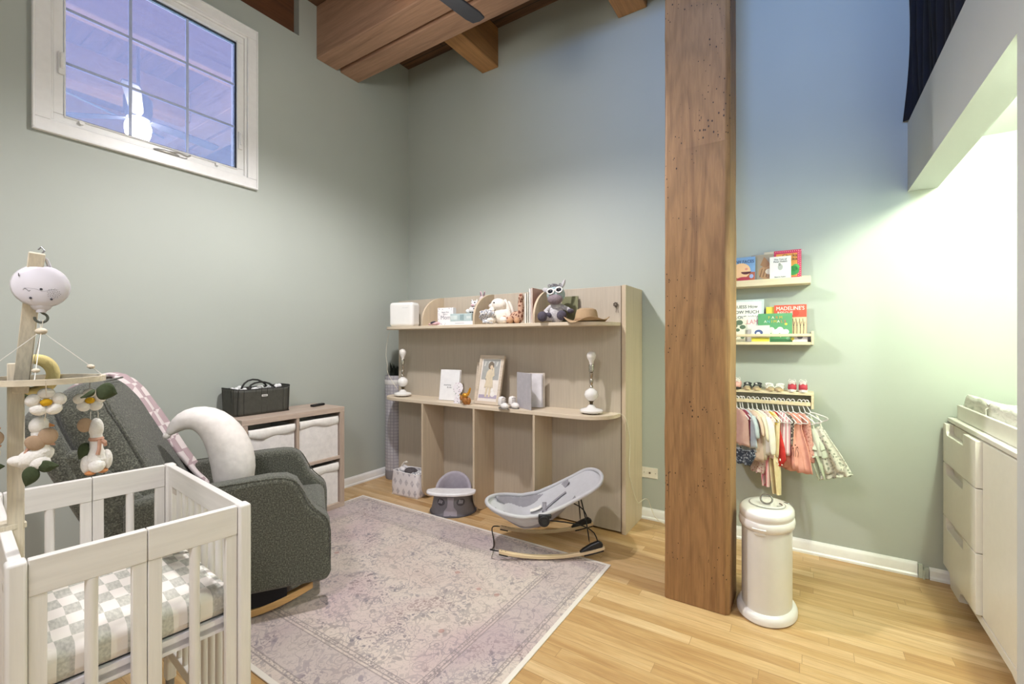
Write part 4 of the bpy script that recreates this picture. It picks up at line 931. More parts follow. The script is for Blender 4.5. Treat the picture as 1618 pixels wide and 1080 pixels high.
solo(B().box(-.09,-.075,-.008,.008,0,.33).box(.075,.09,-.008,.008,0,.33).box(-.075,.075,-.008,.008,.315,.33).box(-.075,.075,-.008,.008,0,.015).box(-.075,.075,.002,.006,.015,.315), 'picture_frame', FRM, 'narrow pale wooden frame half hidden behind the picture of the child', 'picture', (-2.215, 2.975, ZL+.001), rot=(math.radians(-8),0,0))
# baby booties
BOOT = pm('bootie_white', '#ede9e6', .7)
for i, (x, y, lab) in enumerate(((-1.89, 2.79, 'white baby bootie on the lower shelf, the left one of the pair'), (-1.835, 2.85, 'white baby bootie on the lower shelf, right one touching the grey book'))):
    q = thing('baby_bootie', lab, 'shoe', (x, y, ZL), math.radians(-25), 'white booties on the lower shelf')
    b = B(); b.tube([(-.022,0,.012),(-.022,0,.05),(-.02,0,.092)], [.032,.028,.030], 16); b.ell((.018,0,.022), (.042,.028,.024)); b.build('upper', BOOT, q, sub=1)
    b = B().prism([(.058*math.cos(a*PI/10)*(1 if math.cos(a*PI/10) > 0 else .95)+.002, .029*math.sin(a*PI/10)) for a in range(20)], 0, .007, 'z'); b.build('sole', pm('sole_grey', '#7d7872', .8), q)
    b = B()
    for k_ in range(3): b.tube([(.004+.0,-.02,.045+.015*k_), (.012-.003*k_,0,.052+.015*k_), (.004,.02,.045+.015*k_)], .003, 6)
    b.build('laces', pm('lace_grey', '#c9c4c2', .8), q)
# open album
q = thing('open_book', 'grey covered album standing open with white pages on the lower shelf', 'book', (-1.845, 2.915, ZL+.001))
def leafbox(b, p, t_, h_, z0=0):
    a = Vector((p[0], p[1], 0)); n_ = Vector((-a.y, a.x, 0)).normalized()*t_/2; c0 = [Vector((0,0,0))+n_, Vector((0,0,0))-n_, a-n_, a+n_]
    b.prism([(v.x, v.y) for v in c0], z0, z0+h_, 'z')
b = B(); leafbox(b, (.175,-.085), .006, .268); b.build('front_cover', pm('album_grey', '#b4b1b6', .6), q)
b = B(); leafbox(b, (.185,.10), .007, .262); b.build('back_cover', pm('album_edge', '#d8cfc4', .6), q)
b = B(); leafbox(b, (.178,.065), .006, .255, .003); leafbox(b, (.18,.08), .006, .255, .003); b.build('pages', pm('page_white', '#ecebf1', .7), q)
# ------------------------------------------------------------ bouncer
GF = pm('bouncer_fabric', '#c4c4c8', .9, bs=260, bstr=.25, var=.03); GFD = pm('bouncer_strap', '#96949a', .9, bs=200, bstr=.3); BK = pm('matte_black', '#17181b', .45); WIRE = pm('black_wire', '#111215', .35, .3)
RUN = wood('runner_beech', '#dcc096', '#e8d0aa', '#e0c69e', 10, 'x', .4, bstr=.03)
q = thing('baby_bouncer', 'grey fabric baby bouncer on curved wooden runners at the corner of the rug', 'bouncer', (-1.405, 2.61, .0075), math.radians(33.5))
def zr(u): return .009 + .055*max(0, abs(u+.04)/.36)**2.0
for v in (-.185, .185):
    n = 24; lo_ = []; hi_ = []
    for i in range(n+1):
        u = -.325+.65*i/n; lo_.append((u, zr(u))); hi_.append((u, zr(u)+.020))
    b = B(); b.prism(lo_+hi_[::-1], v-.013, v+.013, 'y'); rn = b.build('runner', RUN, q, bev=.003)
    b = B()
    for u in (-.31, -.285): b.cyl((u, v, zr(u)+.0195), (u, v, zr(u)+.0205), .004, n=8)
    b.build('screw', pm('screw_dark', '#5b4836', .5), rn)
    b = B(); lo2 = [(u, zr(u)-.009) for u in (.20,.24,.28,.32)]; b.prism(lo2+[(.32, zr(.32)-.0005),(.28,zr(.28)-.0005),(.24,zr(.24)-.0005),(.20, zr(.20)-.0005)], v-.010, v+.010, 'y'); b.build('end_pad', BK, rn)
    b = B(); lo2 = [(u, zr(u)-.008) for u in (-.325,-.30,-.27)]; b.prism(lo2+[(-.27,zr(-.27)-.0005),(-.30,zr(-.30)-.0005),(-.325,zr(-.325)-.0005)], v-.010, v+.010, 'y'); b.build('end_pad', BK, rn)
    b = B(); p0 = [(.17, zr(.17)+.0205),(.31, zr(.31)+.0205),(.315, zr(.31)+.042),(.29, zr(.29)+.062),(.24, zr(.24)+.055),(.19, zr(.19)+.036)]; b.prism(p0, v-.017, v+.017, 'y'); b.build('wire_mount', BK, q, bev=.006, seg=3)
b = B(); b.tube([(-.32,-.185,.055),(-.365,-.185,.062),(-.385,-.165,.058),(-.375,-.12,.035),(-.365,-.06,.014),(-.36,0,.010),(-.365,.06,.014),(-.375,.12,.035),(-.385,.165,.058),(-.365,.185,.062),(-.32,.185,.055)], .0045, 8); b.build('front_wire', WIRE, q, sub=1)
PIV = .255
b = B()
for s in (-1, 1):
    b.tube([(.285, s*.18, zr(.28)+.05), (.27, s*.186, .17), (.20, s*.192, .215), (.08, s*.198, .240), (-.03, s*.20, PIV-.005)], .0045, 8)
    b.tube([(.235, s*.18, zr(.24)+.05), (.225, s*.15, .20), (.205, s*.10, .30), (.20, s*.06, .335), (.20, 0, .345)], .0045, 8)
b.build('support_wire', WIRE, q, sub=1)
# seat: outline in (u, v), rim height ze(u), sag in the middle
UA, UB = -.41, .34
def ze(u):
    k = [(-.41,.300),(-.30,.283),(-.18,.268),(-.06,.285),(.06,.335),(.18,.395),(.27,.445),(.34,.478)]
    for (a, za), (c_, zc_) in zip(k, k[1:]):
        if u <= c_: f = (u-a)/(c_-a); return za+(zc_-za)*f
    return k[-1][1]
def hw(u):
    f = (u-UA)/(UB-UA); f = min(max(f, 0), 1)
    return (.170+.030*min(1, f*1.2)+.022*math.sin(PI*min(1, f*1.1)))*min(1, (1-(1-min(1, f/.24))**2.2))**.5*min(1, (1-(1-min(1, (1-f)/.13))**2.2))**.5
def seat(i, j):
    a = i*2*PI
    f = .5-.5*math.cos(i*PI); u = UA+(UB-UA)*f
    v = (j*2-1); w = hw(u); z = ze(u)
    sag = (.105*math.exp(-((u+.13)/.17)**2)+.035)*(1-v*v)**.8
    return (u, v*w, z-sag*min(1, w/.1))
b = B(); b.grid(seat, 44, 22); fab = b.build('seat_fabric', GF, q, solid=.006)
b = B(); loop = []
for i in range(40): f = .5-.5*math.cos(i*PI/39); u = UA+(UB-UA)*f; loop.append((u, -hw(u), ze(u)))
for i in range(38, 0, -1): f = .5-.5*math.cos(i*PI/39); u = UA+(UB-UA)*f; loop.append((u, hw(u), ze(u)))
b.tube(loop, .0125, 10, closed=True); b.build('padded_rim', GF, q, sub=0)
b = B()   # hanging outer skirt beneath the near and far rims
def sk(s): return lambda i, j: ((UA+.06)+(.50)*i, s*(hw((UA+.06)+.50*i)*(1-.35*j)), ze((UA+.06)+.50*i)-.10*j*math.sin(PI*i)**.7)
b.grid(sk(-1), 24, 6); b.grid(sk(1), 24, 6); b.build('under_sling', GFD, q, solid=.003)
for s in (-1, 1):
    b = B().cyl((-.05, s*.212, PIV), (-.05, s*.236, PIV), .036, .033, n=28); dk = b.build('pivot_knob', BK, q, bev=.004, seg=3)
    b = B().cyl((-.05, s*.236, PIV), (-.05, s*.239, PIV), .017, n=20); b.build('knob_cap', pm('cap_black', '#24262a', .3), dk)
    b = B().box(-.085, -.005, s*.222-.010, s*.222+.010, PIV+.016, PIV+.040); b.build('rim_clamp', BK, q, bev=.006)
def band(pts, w=.012, th=.0035, side=(0,1,0)):
    b = B(); sd = Vector(side).normalized()*w
    V = [[b.bm.verts.new(Vector(p)-sd+Vector((0,0,.006))), b.bm.verts.new(Vector(p)+sd+Vector((0,0,.006)))] for p in pts]
    for A_, C_ in zip(V, V[1:]): b._f([A_[0], A_[1], C_[1], C_[0]])
    return b
def sp3(u, v): 
    f = (u-UA)/(UB-UA); i = math.acos(max(-1, min(1, 1-2*f)))/PI; x, y, z = seat(i, (v/hw(u)+1)/2); return (x, y, z+.006)
band([sp3(u, .01*math.sin(u*30)) for u in [-.30+.02*i for i in range(13)]], .035).build('crotch_strap', GFD, q, solid=.005)
band([sp3(-.02+.5*abs(v)*0, v) for v in [-.13+.02*i for i in range(14)]], .014, side=(1,0,0)).build('waist_strap', GFD, q, solid=.005)
band([sp3(u, .07) for u in [-.04+.02*i for i in range(9)]], .012).build('shoulder_strap', GFD, q, solid=.004)
band([sp3(-.29+.01*i, -.05+.012*i) for i in range(9)], .010, side=(.5,.5,0)).build('buckle_strap', pm('strap_dark', '#4a4a50', .6), q, solid=.004)
band([sp3(-.12+.01*i, .125) for i in range(9)], .034).build('care_label', pm('label_white', '#f2f1ea', .6), q, solid=.003)
band([sp3(-.075+.01*i, .12) for i in range(2)], .010).build('label_mark', pm('label_yellow', '#c9b13c', .6), q, solid=.0062)
# ------------------------------------------------------------ moulded floor seat
q = thing('baby_floor_seat', 'grey moulded baby floor seat with a white tray between the lower dividers', 'baby seat', (-2.365, 2.775, .0005), math.radians(32))
GS = pm('foam_grey', '#77747a', .6); GSL = pm('foam_mauve_grey', '#a39ca6', .6); GPL = pm('tray_white', '#f0eff2', .25, coat=.3)
def rad(z): return .180 - .035*(z/.17)**.7
def top(a):     # rim height by angle, a=-90 is the front
    return .165 + .100*max(0, math.sin(a))**.8
b = B()
b.grid(lambda u, v: ((rad(v*top(u*2*PI))*(1 if True else 0))*math.cos(u*2*PI)*1.02, rad(v*top(u*2*PI))*math.sin(u*2*PI)*.95, v*.999*top(u*2*PI)), 56, 12, cu=True)
b.build('seat_shell', GS, q)
b = B()
def inn(u, v):
    a = u*2*PI; t_ = top(a); R0_ = rad(t_); k_ = [(1.0, 0), (.97, .012), (.90, .016), (.82, .008), (.74, -.03), (.60, -.12), (.35, -.135), (.0, -.135)]
    i = v*(len(k_)-1); n_ = min(int(i), len(k_)-2); f = i-n_
    rr_ = k_[n_][0]*(1-f)+k_[n_+1][0]*f; dz = k_[n_][1]*(1-f)+k_[n_+1][1]*f
    z = t_+dz if v < .6 else max(.055, min(t_+dz, .16))*(1) 
    if v >= .6: z = .075
    return (R0_*rr_*math.cos(a)*1.02, R0_*rr_*math.sin(a)*.95, z)
b.grid(inn, 56, 21, cu=True); b.build('seat_cavity', GSL, q)
b = B(); fp = [(-.026,.145),(.026,.145),(.022,.105),(.026,.075),(.050,.045),(.052,.0),(-.052,.0),(-.050,.045),(-.026,.075),(-.022,.105)]
def fr(x, z, o): 
    R_ = rad(z); return (x, -.95*math.sqrt(max(0, R_*R_-(x/1.02)**2))-o, z)
V0 = [b.bm.verts.new(fr(x, z+.001, .004)) for x, z in fp]; V1 = [b.bm.verts.new(fr(x, z+.001, -.01)) for x, z in fp]
b._f(V0); 
for i in range(10): b._f([V0[i], V0[(i+1)%10], V1[(i+1)%10], V1[i]])
b.build('front_panel', GSL, q, ang=30)
for s in (-1, 1):
    b = B(); M_ = T(s*.075, -.95*math.sqrt(rad(.105)**2-.075**2)+.004, .108, math.radians(-12), 0, s*math.radians(25)); b.ell((0,0,0), (.036,.008,.030), None)
    for v_ in b.bm.verts: v_.co = M_ @ v_.co
    lh = b.build('leg_hole', pm('foam_shadow_grey', '#4f4c52', .7), q)
    b = B()
    for k_ in range(3): b.box(-.016+.012*k_, -.011+.012*k_, -.0095, -.0085, -.014+.003*k_, .016, M_ @ T(0,0,0,0,.3,0))
    b.build('strap_slots', pm('slot_light', '#b9b4bd', .6), lh)
b = B(); out = [(.192*math.cos(math.radians(a)), -.150+.03+.085*math.sin(math.radians(a))*(1.0)) for a in range(180, 361, 12)] + [(.192,-.085),(.14,-.055),(.0,-.065),(-.14,-.055),(-.192,-.085)]
b.prism([(x, y) for x, y in out], .172, .196, 'z'); b.build('tray', GPL, q, bev=.008, seg=4, ang=60)
b = B().lathe([(.0,-.0),(.186,.0),(.187,.008),(.18,.012),(0,.012)], n=40, sy=.95); b.build('base_rim', pm('base_grey', '#5d5a60', .7), q)
# ------------------------------------------------------------ fabric basket
BSK, s1, s2 = _m('basket_print'); vq = coords(s1)
sx_ = N(s1, 'ShaderNodeSeparateXYZ'); s1.links.new(vq, sx_.inputs[0])
uu = mth(s1, 'ADD', sx_.outputs[0], sx_.outputs[1])
gx = mth(s1, 'MULTIPLY', uu, 15); gz = mth(s1, 'MULTIPLY', sx_.outputs[2], 12)
row = mth(s1, 'FLOOR', gz); gx = mth(s1, 'ADD', gx, mth(s1, 'MULTIPLY', row, .5))
fx = mth(s1, 'ABSOLUTE', mth(s1, 'SUBTRACT', mth(s1, 'FRACT', gx), .5)); fz = mth(s1, 'ABSOLUTE', mth(s1, 'SUBTRACT', mth(s1, 'FRACT', gz), .5))
dia = mth(s1, 'LESS_THAN', mth(s1, 'ADD', mth(s1, 'MULTIPLY', fx, 1.2), mth(s1, 'MULTIPLY', fz, .95)), mth(s1, 'ADD', .30, mth(s1, 'MULTIPLY', noise(s1, vq, 90, 2), .12)))
s1.links.new(mix(s1, mth(s1, 'MULTIPLY', dia, ramp(s1, noise(s1, vq, 60, 3), [(.3,.35),(.7,.95)])), '#e6e1e3', '#a9a4ac'), s2.inputs[0]); s2.inputs['Roughness'].default_value = .9
bump(s1, s2, noise(s1, vq, 9, 2), .4, .02)
q = thing('fabric_basket', 'white fabric storage basket printed with grey diamonds on the floor by the cabinet', 'basket', (-2.935, 2.872, .0005), math.radians(3))
b = B(); bx_, by_ = .155, .095
def bsk(u, v):
    a = u*2*PI; c, s_ = math.cos(a), math.sin(a); e = .32
    return (math.copysign(abs(c)**e, c)*bx_*(1+.04*math.sin(v*4)), math.copysign(abs(s_)**e, s_)*by_*(1+.03*math.sin(v*3+1)), .205*v+.005*math.sin(u*12)*v)
b.grid(bsk, 72, 12, cu=True); b.box(-bx_*.94, bx_*.94, -by_*.94, by_*.94, .0, .005); b.build('basket_body', BSK, q, solid=.004)
b = B(); b.tube([bsk(i/60, 1) for i in range(60)], .005, 6, closed=True); b.build('rolled_rim', pm('rim_white', '#ece8e8', .9), q)
b = B(); rr = random.Random(2)
for i in range(10): b.ell((-.10+rr.uniform(-.03,.04), rr.uniform(-.05,.05), .19+rr.uniform(-.01,.03)), (.035,.03,.022), n=10, m=6)
solo(b, 'white_cloths', pm('cloth_white', '#e6e3e4', .95, bs=60), 'crumpled white cloths at the left inside the diamond print basket', 'cloth', (-2.935, 2.872, 0), sub=1)
b = B().ell((.0,-.01,.20), (.065,.05,.035), Euler((0,.15,.3)).to_matrix())
solo(b, 'knitted_bundle', pm('knit_charcoal', '#5b5557', .98, bs=180, bstr=1, var=.35, vs=110), 'dark grey knitted bundle lying in the middle of the fabric basket', 'knitwear', (-2.925, 2.872, 0), sub=1)
b = B(); rr = random.Random(12)
for i in range(8): b.ell((.10+rr.uniform(-.03,.03), rr.uniform(-.05,.05), .185+rr.uniform(0,.02)), (.03,.03,.02), n=10, m=6)
solo(b, 'printed_cloths', SNOW, 'patterned white cloths bunched at the right inside the fabric basket', 'cloth', (-2.935, 2.872, 0), sub=1)
b = B().tube([(-.12,-.01,.20),(-.105,-.01,.24),(-.08,-.01,.268),(-.055,-.01,.275)], .0085, 8).ell((-.052,-.01,.274), (.014,.012,.012))
solo(b, 'bath_brush', pm('brush_cream', '#e3dccf', .5), 'cream curved handle sticking up from the fabric basket', 'brush', (-2.935, 2.872, 0))
# ------------------------------------------------------------ diaper pail
q = thing('diaper_pail', 'tall glossy white steel diaper pail standing right beside the timber post', 'pail', (-.157, 2.598, .0005), math.radians(-8))
PW = pm('pail_white', '#e2e0db', .28, var=.01, coat=.4); PWP = pm('pail_plastic', '#ebe8e6', .3, var=.01, coat=.3)
rx, ry = .110, .150
def ov(b, prof, n=48):
    for_ = [(r, z) for r, z in prof]
    rings = []
    for r, z in for_:
        rings.append([b.bm.verts.new(((rx+r)*math.cos(2*PI*k/n), (ry+r)*math.sin(2*PI*k/n), z+(.03 if z > .1 else 0))) for k in range(n)])
    for A_, C_ in zip(rings, rings[1:]):
        for k in range(n): b._f([A_[k], A_[(k+1)%n], C_[(k+1)%n], C_[k]])
    b._f(rings[0][::-1]); b._f(rings[-1]); return b
ov(B(), [(0,.03),(0,.42)]).build('steel_body', PW, q)
ov(B(), [(.014,0),(.022,.008),(.023,.028),(.016,.042),(.002,.05)]).build('base_ring', PWP, q)
ov(B(), [(.002,.405),(.010,.412),(.013,.43),(.010,.448),(.006,.452),(.006,.460),(.010,.466),(.009,.486),(.0,.496),(-.03,.502),(-.075,.503),(-.10,.503)]).build('lid_collar', PWP, q)
b = B().lathe([(0,.533),(.075,.533),(.078,.536),(.072,.538),(.055,.536),(0,.536)], (0,.01,0), 36); b.build('lid_disc', PWP, q)
b = B().lathe([(.0785,.5335),(.0825,.5345),(.0785,.5355)], (0,.01,0), 40); b.build('lid_groove', pm('groove_grey', '#9b9895', .5), q)
MT = pm('pail_metal', '#a9a8a6', .25, .8)
b = B().tube([(.026*math.cos(a*PI/12), -.005+.018*math.sin(a*PI/12)*.6, .542+.018+.02*math.sin(a*PI/12)) for a in range(24)], .0045, 8, closed=True); b.build('handle_ring', MT, q)
b = B().tube([(.038+.028*math.cos(math.radians(a)), .01+.026*math.sin(math.radians(a)), .539) for a in range(-70,80,15)], .003, 6); b.build('slot_rim', MT, q)
b = B().ell((.070,.095,.529), (.016,.010,.004)); b.build('lock_button', MT, q)
b = B().box(-.030, .030, -ry-.0145, -ry-.006, .4515, .4575); b.build('slide_latch', pm('latch_white', '#f6f5f3', .3), q, bev=.002)
b = B().ell((0,-ry-.001,.430), (.026,.003,.010)); b.build('embossed_badge', PW, q)
# ------------------------------------------------------------ dresser in the niche
DW = pm('dresser_white', '#e5e2d8', .35, var=.015)
DY0, DY1, DX = 1.95, 3.436, .690
q = thing('dresser', 'white dresser with scooped drawer handles standing in the niche under the loft', 'dresser', (DX, 2.8, 0))
y_ = lambda y: y-2.8
b = B().box(.0, .42, y_(DY0), y_(DY1)-.004, .105, .908); b.build('carcass', DW, q, bev=.002)
b = B().box(-.016, .43, y_(DY0)-.006, y_(DY1), .908, .93); b.build('top_board', DW, q, bev=.003)
prof = [(3.433,.104),(3.433,.085),(3.425,.07),(3.415,.055),(3.412,.0),(3.27,.0),(3.262,.02),(3.245,.034),(3.20,.04),(2.30,.04),(2.26,.03),(2.24,.0),(1.96,.0),(1.96,.104)]
prof = [(3.433,.104),(3.430,.088),(3.41,.072),(3.395,.05),(3.39,.0),(3.22,.0),(3.215,.03),(3.20,.05),(3.16,.066),(2.52,.066),(2.47,.05),(2.44,.03),(2.43,.0),(2.0,.0),(1.96,.104)]
b = B(); b.prism([(y_(a), z) for a, z in prof], -.014, .006, 'x'); b.build('bracket_base', DW, q, bev=.0015, ang=30)
b = B().box(.006,.40, y_(3.39), y_(3.36), 0, .104).box(.006,.40, y_(2.03), y_(2.0), 0, .104).box(.006,.05, y_(3.25), y_(3.22), 0, .104); b.build('leg', DW, q)
def drawer(z0, z1, y0=2.86, y1=3.424, ins=.0):
    hy0, hy1, hd = y1-.055, y1-.37, .058
    r = .03
    out = [(y1, z0), (y1, z1), (hy0, z1)] + [(hy0-r+r*math.cos(-a*PI/12), z1-hd+r-r*math.sin(a*PI/12)) for a in range(0, 7)] + [(hy1, z1-hd), (hy1+.0, z1), (y0, z1), (y0, z0)]
    b = B(); b.prism([(y_(a), z) for a, z in out], -.036, .0, 'x'); d = b.build('drawer', DW, q, bev=.0025, ang=30)
    b = B().box(-.0045, -.001, y_(hy1)-.002, y_(hy0)+.002, z1-hd-.004, z1-.004); b.build('grip_recess', pm('recess_white', '#d6cfc2', .5), d)
drawer(.686, .900); drawer(.392, .682); drawer(.112, .388)
b = B().box(-.0145, .0, y_(1.97), y_(2.852), .112, .900); b.build('door', DW, q, bev=.003)
q = thing('changing_tray', 'white open changing tray on top of the dresser', 'changing tray', (.705, 2.8, .9305))
b = B().box(0, .016, -.80, .595, 0, .075).box(.38,.396,-.80,.595,0,.075).box(.016,.38,.579,.595,0,.075).box(.016,.38,-.80,-.784,0,.075).box(.016,.38,-.784,.579,0,.008); b.build('tray_frame', DW, q, bev=.002)
STK, s1, s2 = _m('changing_pad_cover'); s1.links.new(ramp(s1, noise(s1, coords(s1, (1,.25,1.4)), 26, 5, .65, 1), [(.35,'#b6b7ab'),(.5,'#e2e2d8'),(.65,'#efeee6')]), s2.inputs[0]); s2.inputs['Roughness'].default_value = .9
bump(s1, s2, noise(s1, coords(s1), 14, 3), .5, .015)
b = B()
def pad(u, v):
    x = .025+.33*v; edge = 1-min(1, min(u, 1-u)/.04)**.5 if min(u,1-u) < .04 else 0
    z = .105+.012*math.cos(v*2*PI)+.020*(abs(v-.5)*2)**2
    pinch = .012*math.exp(-((u-.28)/.015)**2)
    return (x, .565-1.3*u, (z-pinch)*(1-.25*edge)+.004*math.sin(u*40))
b.grid(pad, 70, 14)
b.grid(lambda u, v: (.025-.004*math.sin(v*PI)+.004*math.exp(-((u-.28)/.015)**2), .565-1.3*u, .012+(pad(u,0)[2]-.012)*v), 70, 6)
b.grid(lambda u, v: (.355+.004*math.sin(v*PI), .565-1.3*u, .012+(pad(u,1)[2]-.012)*v), 70, 4)
b.grid(lambda u, v: (.025+.33*u, .565, .012+(pad(0,u)[2]-.012)*v), 10, 4)
q = thing('changing_pad', 'padded changing mat with a streaky grey and white cover in the changing tray', 'changing pad', (.705, 2.8, .9305))
b.build('pad', STK, q, solid=.002)
b = B().tube([(.019, .565-1.3*.28, .03),(.017, .565-1.3*.28, .10),(.05, .565-1.3*.28, .132),(.08, .565-1.3*.28, .122)], .007, 8, flat=.5); b.build('strap', pm('strap_white', '#e8e7df', .8), q)

# ------------------------------------------------------------ wall shelves
PINE = wood('shelf_pine', '#dccba6', '#e6d8b8', '#e0d0ae', 10, 'x', .5, bstr=.03, fine=False)
SX0 = -.56
q = thing('wall_shelf', 'top pine picture ledge holding books on the green wall right of the post', 'shelf', (SX0, YB, 1.715))
b = B().box(0, .596, -.115, -.001, 0, .016).box(0, .596, -.121, -.108, 0.0, .042).box(0,.596,-.012,-.001,.016,.06); b.build('ledge', PINE, q, bev=.002)
q = thing('wall_shelf', 'middle pine book shelf with a front rail on the green wall right of the post', 'shelf', (SX0, YB, 1.332))
b = B().box(0, .598, -.12, -.001, 0, .018); b.build('bottom_board', PINE, q, bev=.002)
for x in (0, .598): b = B().box(x, x+.014, -.121, -.001, 0, .085); b.build('end_panel', PINE, q, bev=.002)
b = B().box(.014, .598, -.121, -.111, .052, .070); b.build('front_rail', PINE, q, bev=.003)
q = thing('wall_shelf', 'bottom pine shelf with shoes on top and a hanging rail below', 'shelf', (SX0, YB, 1.018))
b = B().box(0, .612, -.125, -.001, 0, .018); b.build('top_board', PINE, q, bev=.002)
for x in (0, .598): b = B().box(x, x+.014, -.124, -.001, -.082, 0); b.build('end_panel', PINE, q, bev=.002)
b = B().box(.014, .598, -.118, -.106, -.066, -.042); b.build('hanging_rail', PINE, q, bev=.003)
def rp_(p, c, cx=0, cz=0): return [(x+cx, z+cz) for x, z in p]
def flatp(q, name, pts, y, col, d=.0005):
    b = B(); b.prism(pts, y-d, y+.0001, 'y'); return b.build(name, pm('print_'+col.strip('#'), col, .5, var=.02), q, smooth=False)
def disc(q, name, cx, cz, rx_, rz_, y, col, d=.0006):
    return flatp(q, name, [(cx+rx_*math.cos(a*PI/14), cz+rz_*math.sin(a*PI/14)) for a in range(28)], y, col, d)
INKN = pm('ink_navy', '#26365c', .6); INKB = pm('ink_black', '#33302c', .6); INKW = pm('ink_white', '#fbf7ea', .6)
def dfaces(q, w, h, y):
    flatp(q, 'lower_band', [(-w/2+.001,.004),(w/2-.001,.004),(w/2-.001,.058),(-w/2+.001,.058)], y, '#b5603f')
    text('cover_title', 'FUNNY FACES', .030, INKN, q, (-.002, y-.0012, h*.80), sx=.82)
    disc(q, 'face', -.0, .07, .056, .052, y-.0006, '#f0c79a')
    flatp(q, 'smile', [(.03+.03*math.cos(a), .062+.018*math.sin(a)) for a in [PI+PI*i/10 for i in range(11)]], y-.0013, '#5e2b2b')
    disc(q, 'cheek', .032, .08, .009, .008, y-.0013, '#e39b83'); disc(q, 'shirt', .015, .014, .038, .014, y-.0008, '#b33a4c'); disc(q, 'toy', .062, .03, .012, .014, y-.0013, '#9fb3dd')
closed_book('book', 'blue picture book with a big round face and navy title beside the post', .168, .162, .012, '#7fa6cf', (-.354, 3.372, 1.7565), (math.radians(-5),0,0), 'books on the top wall ledge', dfaces)
def dcat(q, w, h, y):
    disc(q, 'cat_body', .03, .05, .05, .046, y, '#b98f62'); flatp(q, 'cat_head', [(-.01,.10),(.012,.155),(.028,.135),(.05,.10),(.02,.08)], y-.0006, '#a57a4e')
    disc(q, 'cat_chest', .04, .055, .02, .018, y-.0012, '#e6dcc4')
    for i in range(5): flatp(q, 'fur_stripe', [(-.015+.018*i,.02),(-.009+.018*i,.02),(.004+.018*i,.075),(.0+.018*i,.075)], y-.0009, '#7d5a3a')
closed_book('book', 'brown picture book showing a sandy striped cat on the top wall ledge', .125, .17, .010, '#a2957c', (-.232, 3.384, 1.7565), (math.radians(-5),0,0), 'books on the top wall ledge', dcat)
def dpeter(q, w, h, y):
    text('cover_title', 'The Tale of', .020, INKB, q, (.0, y-.0008, h*.86)); text('cover_title', 'Peter Rabbit', .020, INKB, q, (.0, y-.0008, h*.74))
closed_book('book', 'mottled cream book with dark lettering peeking above the white book', .13, .186, .010, '#cfc4a8', (-.155, 3.397, 1.7565), (math.radians(-4),0,0), 'books on the top wall ledge', dpeter)
def dwhite(q, w, h, y):
    text('cover_title', 'The Tale of', .015, INKB, q, (0, y-.0008, h*.86)); text('cover_title', 'Peter Rabbit', .015, INKB, q, (0, y-.0008, h*.76)); text('cover_author', 'Beatrix Potter', .011, INKB, q, (0, y-.0008, h*.08))
    disc(q, 'cover_picture', .0, .075, .014, .020, y, '#b9bdb2'); disc(q, 'cover_picture', -.004, .092, .007, .010, y-.0004, '#9c9f92')
closed_book('book', 'small white book with a tiny grey drawing in front of the red dotted book', .118, .145, .009, '#efece2', (-.127, 3.362, 1.7565), (math.radians(-5),0,0), 'books on the top wall ledge', dwhite)
def dchick(q, w, h, y):
    flatp(q, 'cover_panel', [(-w/2+.012,.012),(w/2-.022,.012),(w/2-.022,h-.022),(-w/2+.012,h-.022)], y, '#e39a3c')
    text('cover_title', 'Chicka', .030, INKB, q, (.012, y-.0012, h*.80)); text('cover_title', 'Chicka', .030, INKB, q, (.012, y-.0012, h*.68))
    disc(q, 'tree', .03, .05, .034, .03, y-.0009, '#3f9a4a'); disc(q, 'tree', .045, .07, .02, .022, y-.0009, '#4fae54')
    for i in range(2):
        for j in range(13): disc(q, 'cover_dot', w/2-.006-.008*i, .010+.013*j, .0022, .0022, y-.0002, '#f3b7c6') if False else None
    b = B()
    for j in range(14):
        for i in range(2): b.ell((w/2-.006-.009*i, y, .010+.0125*j+.006*i), (.0025,.0008,.0025), n=6, m=4)
        b.ell((-w/2+.01+.0115*j, y, h-.008), (.0025,.0008,.0025), n=6, m=4)
    b.build('cover_dots', pm('dot_pink', '#f0a9b8', .6), q)
closed_book('book', 'red book with pink dotted border and orange panel at the right of the top ledge', .15, .186, .012, '#c92f4c', (-.088, 3.390, 1.7565), (math.radians(-5),0,0), 'books on the top wall ledge', dchick)
# middle shelf
z2 = 1.3505
def dguess(q, w, h, y):
    flatp(q, 'cover_panel', [(-w/2+.014,.014),(w/2-.014,.014),(w/2-.014,h-.014),(-w/2+.014,h-.014)], y, '#eef0ea')
    for i, s_ in enumerate(('GUESS How', 'HOW MUCH', 'I LOVE YOU')): text('cover_title', s_, .030, INKB, q, (.008, y-.0012, h*.83-.036*i), sx=.95)
    disc(q, 'tree_crown', -.03, .10, .05, .04, y-.0008, '#9fae92')
closed_book('book', 'large pale blue framed picture book with black capitals beside the post', .235, .285, .012, '#c9d5d8', (-.340, 3.405, z2), (math.radians(-4),0,0), 'books on the middle wall shelf', dguess)
def dtree(q, w, h, y):
    for x, z, r_ in ((-.02,.11,.02),(.01,.13,.022),(.03,.10,.018),(.0,.08,.014),(.03,.03,.012),(-.02,.03,.014)): disc(q, 'leaf_print', x, z, r_, r_*.8, y, '#5f7560')
closed_book('book', 'small cream book with dark green leaf shapes just right of the post', .09, .155, .008, '#e9e6d6', (-.375, 3.372, z2), (math.radians(-5),0,0), 'books on the middle wall shelf', dtree)
def dllama(q, w, h, y): text('cover_title', 'LLAMA', .044, pm('ink_pink', '#dc8f9c', .6), q, (0, y-.0008, h*.78), sx=.8)
closed_book('book', 'white book with chunky pink capitals on the middle wall shelf', .12, .17, .010, '#eceae2', (-.285, 3.388, z2), (math.radians(-5),0,0), 'books on the middle wall shelf', dllama)
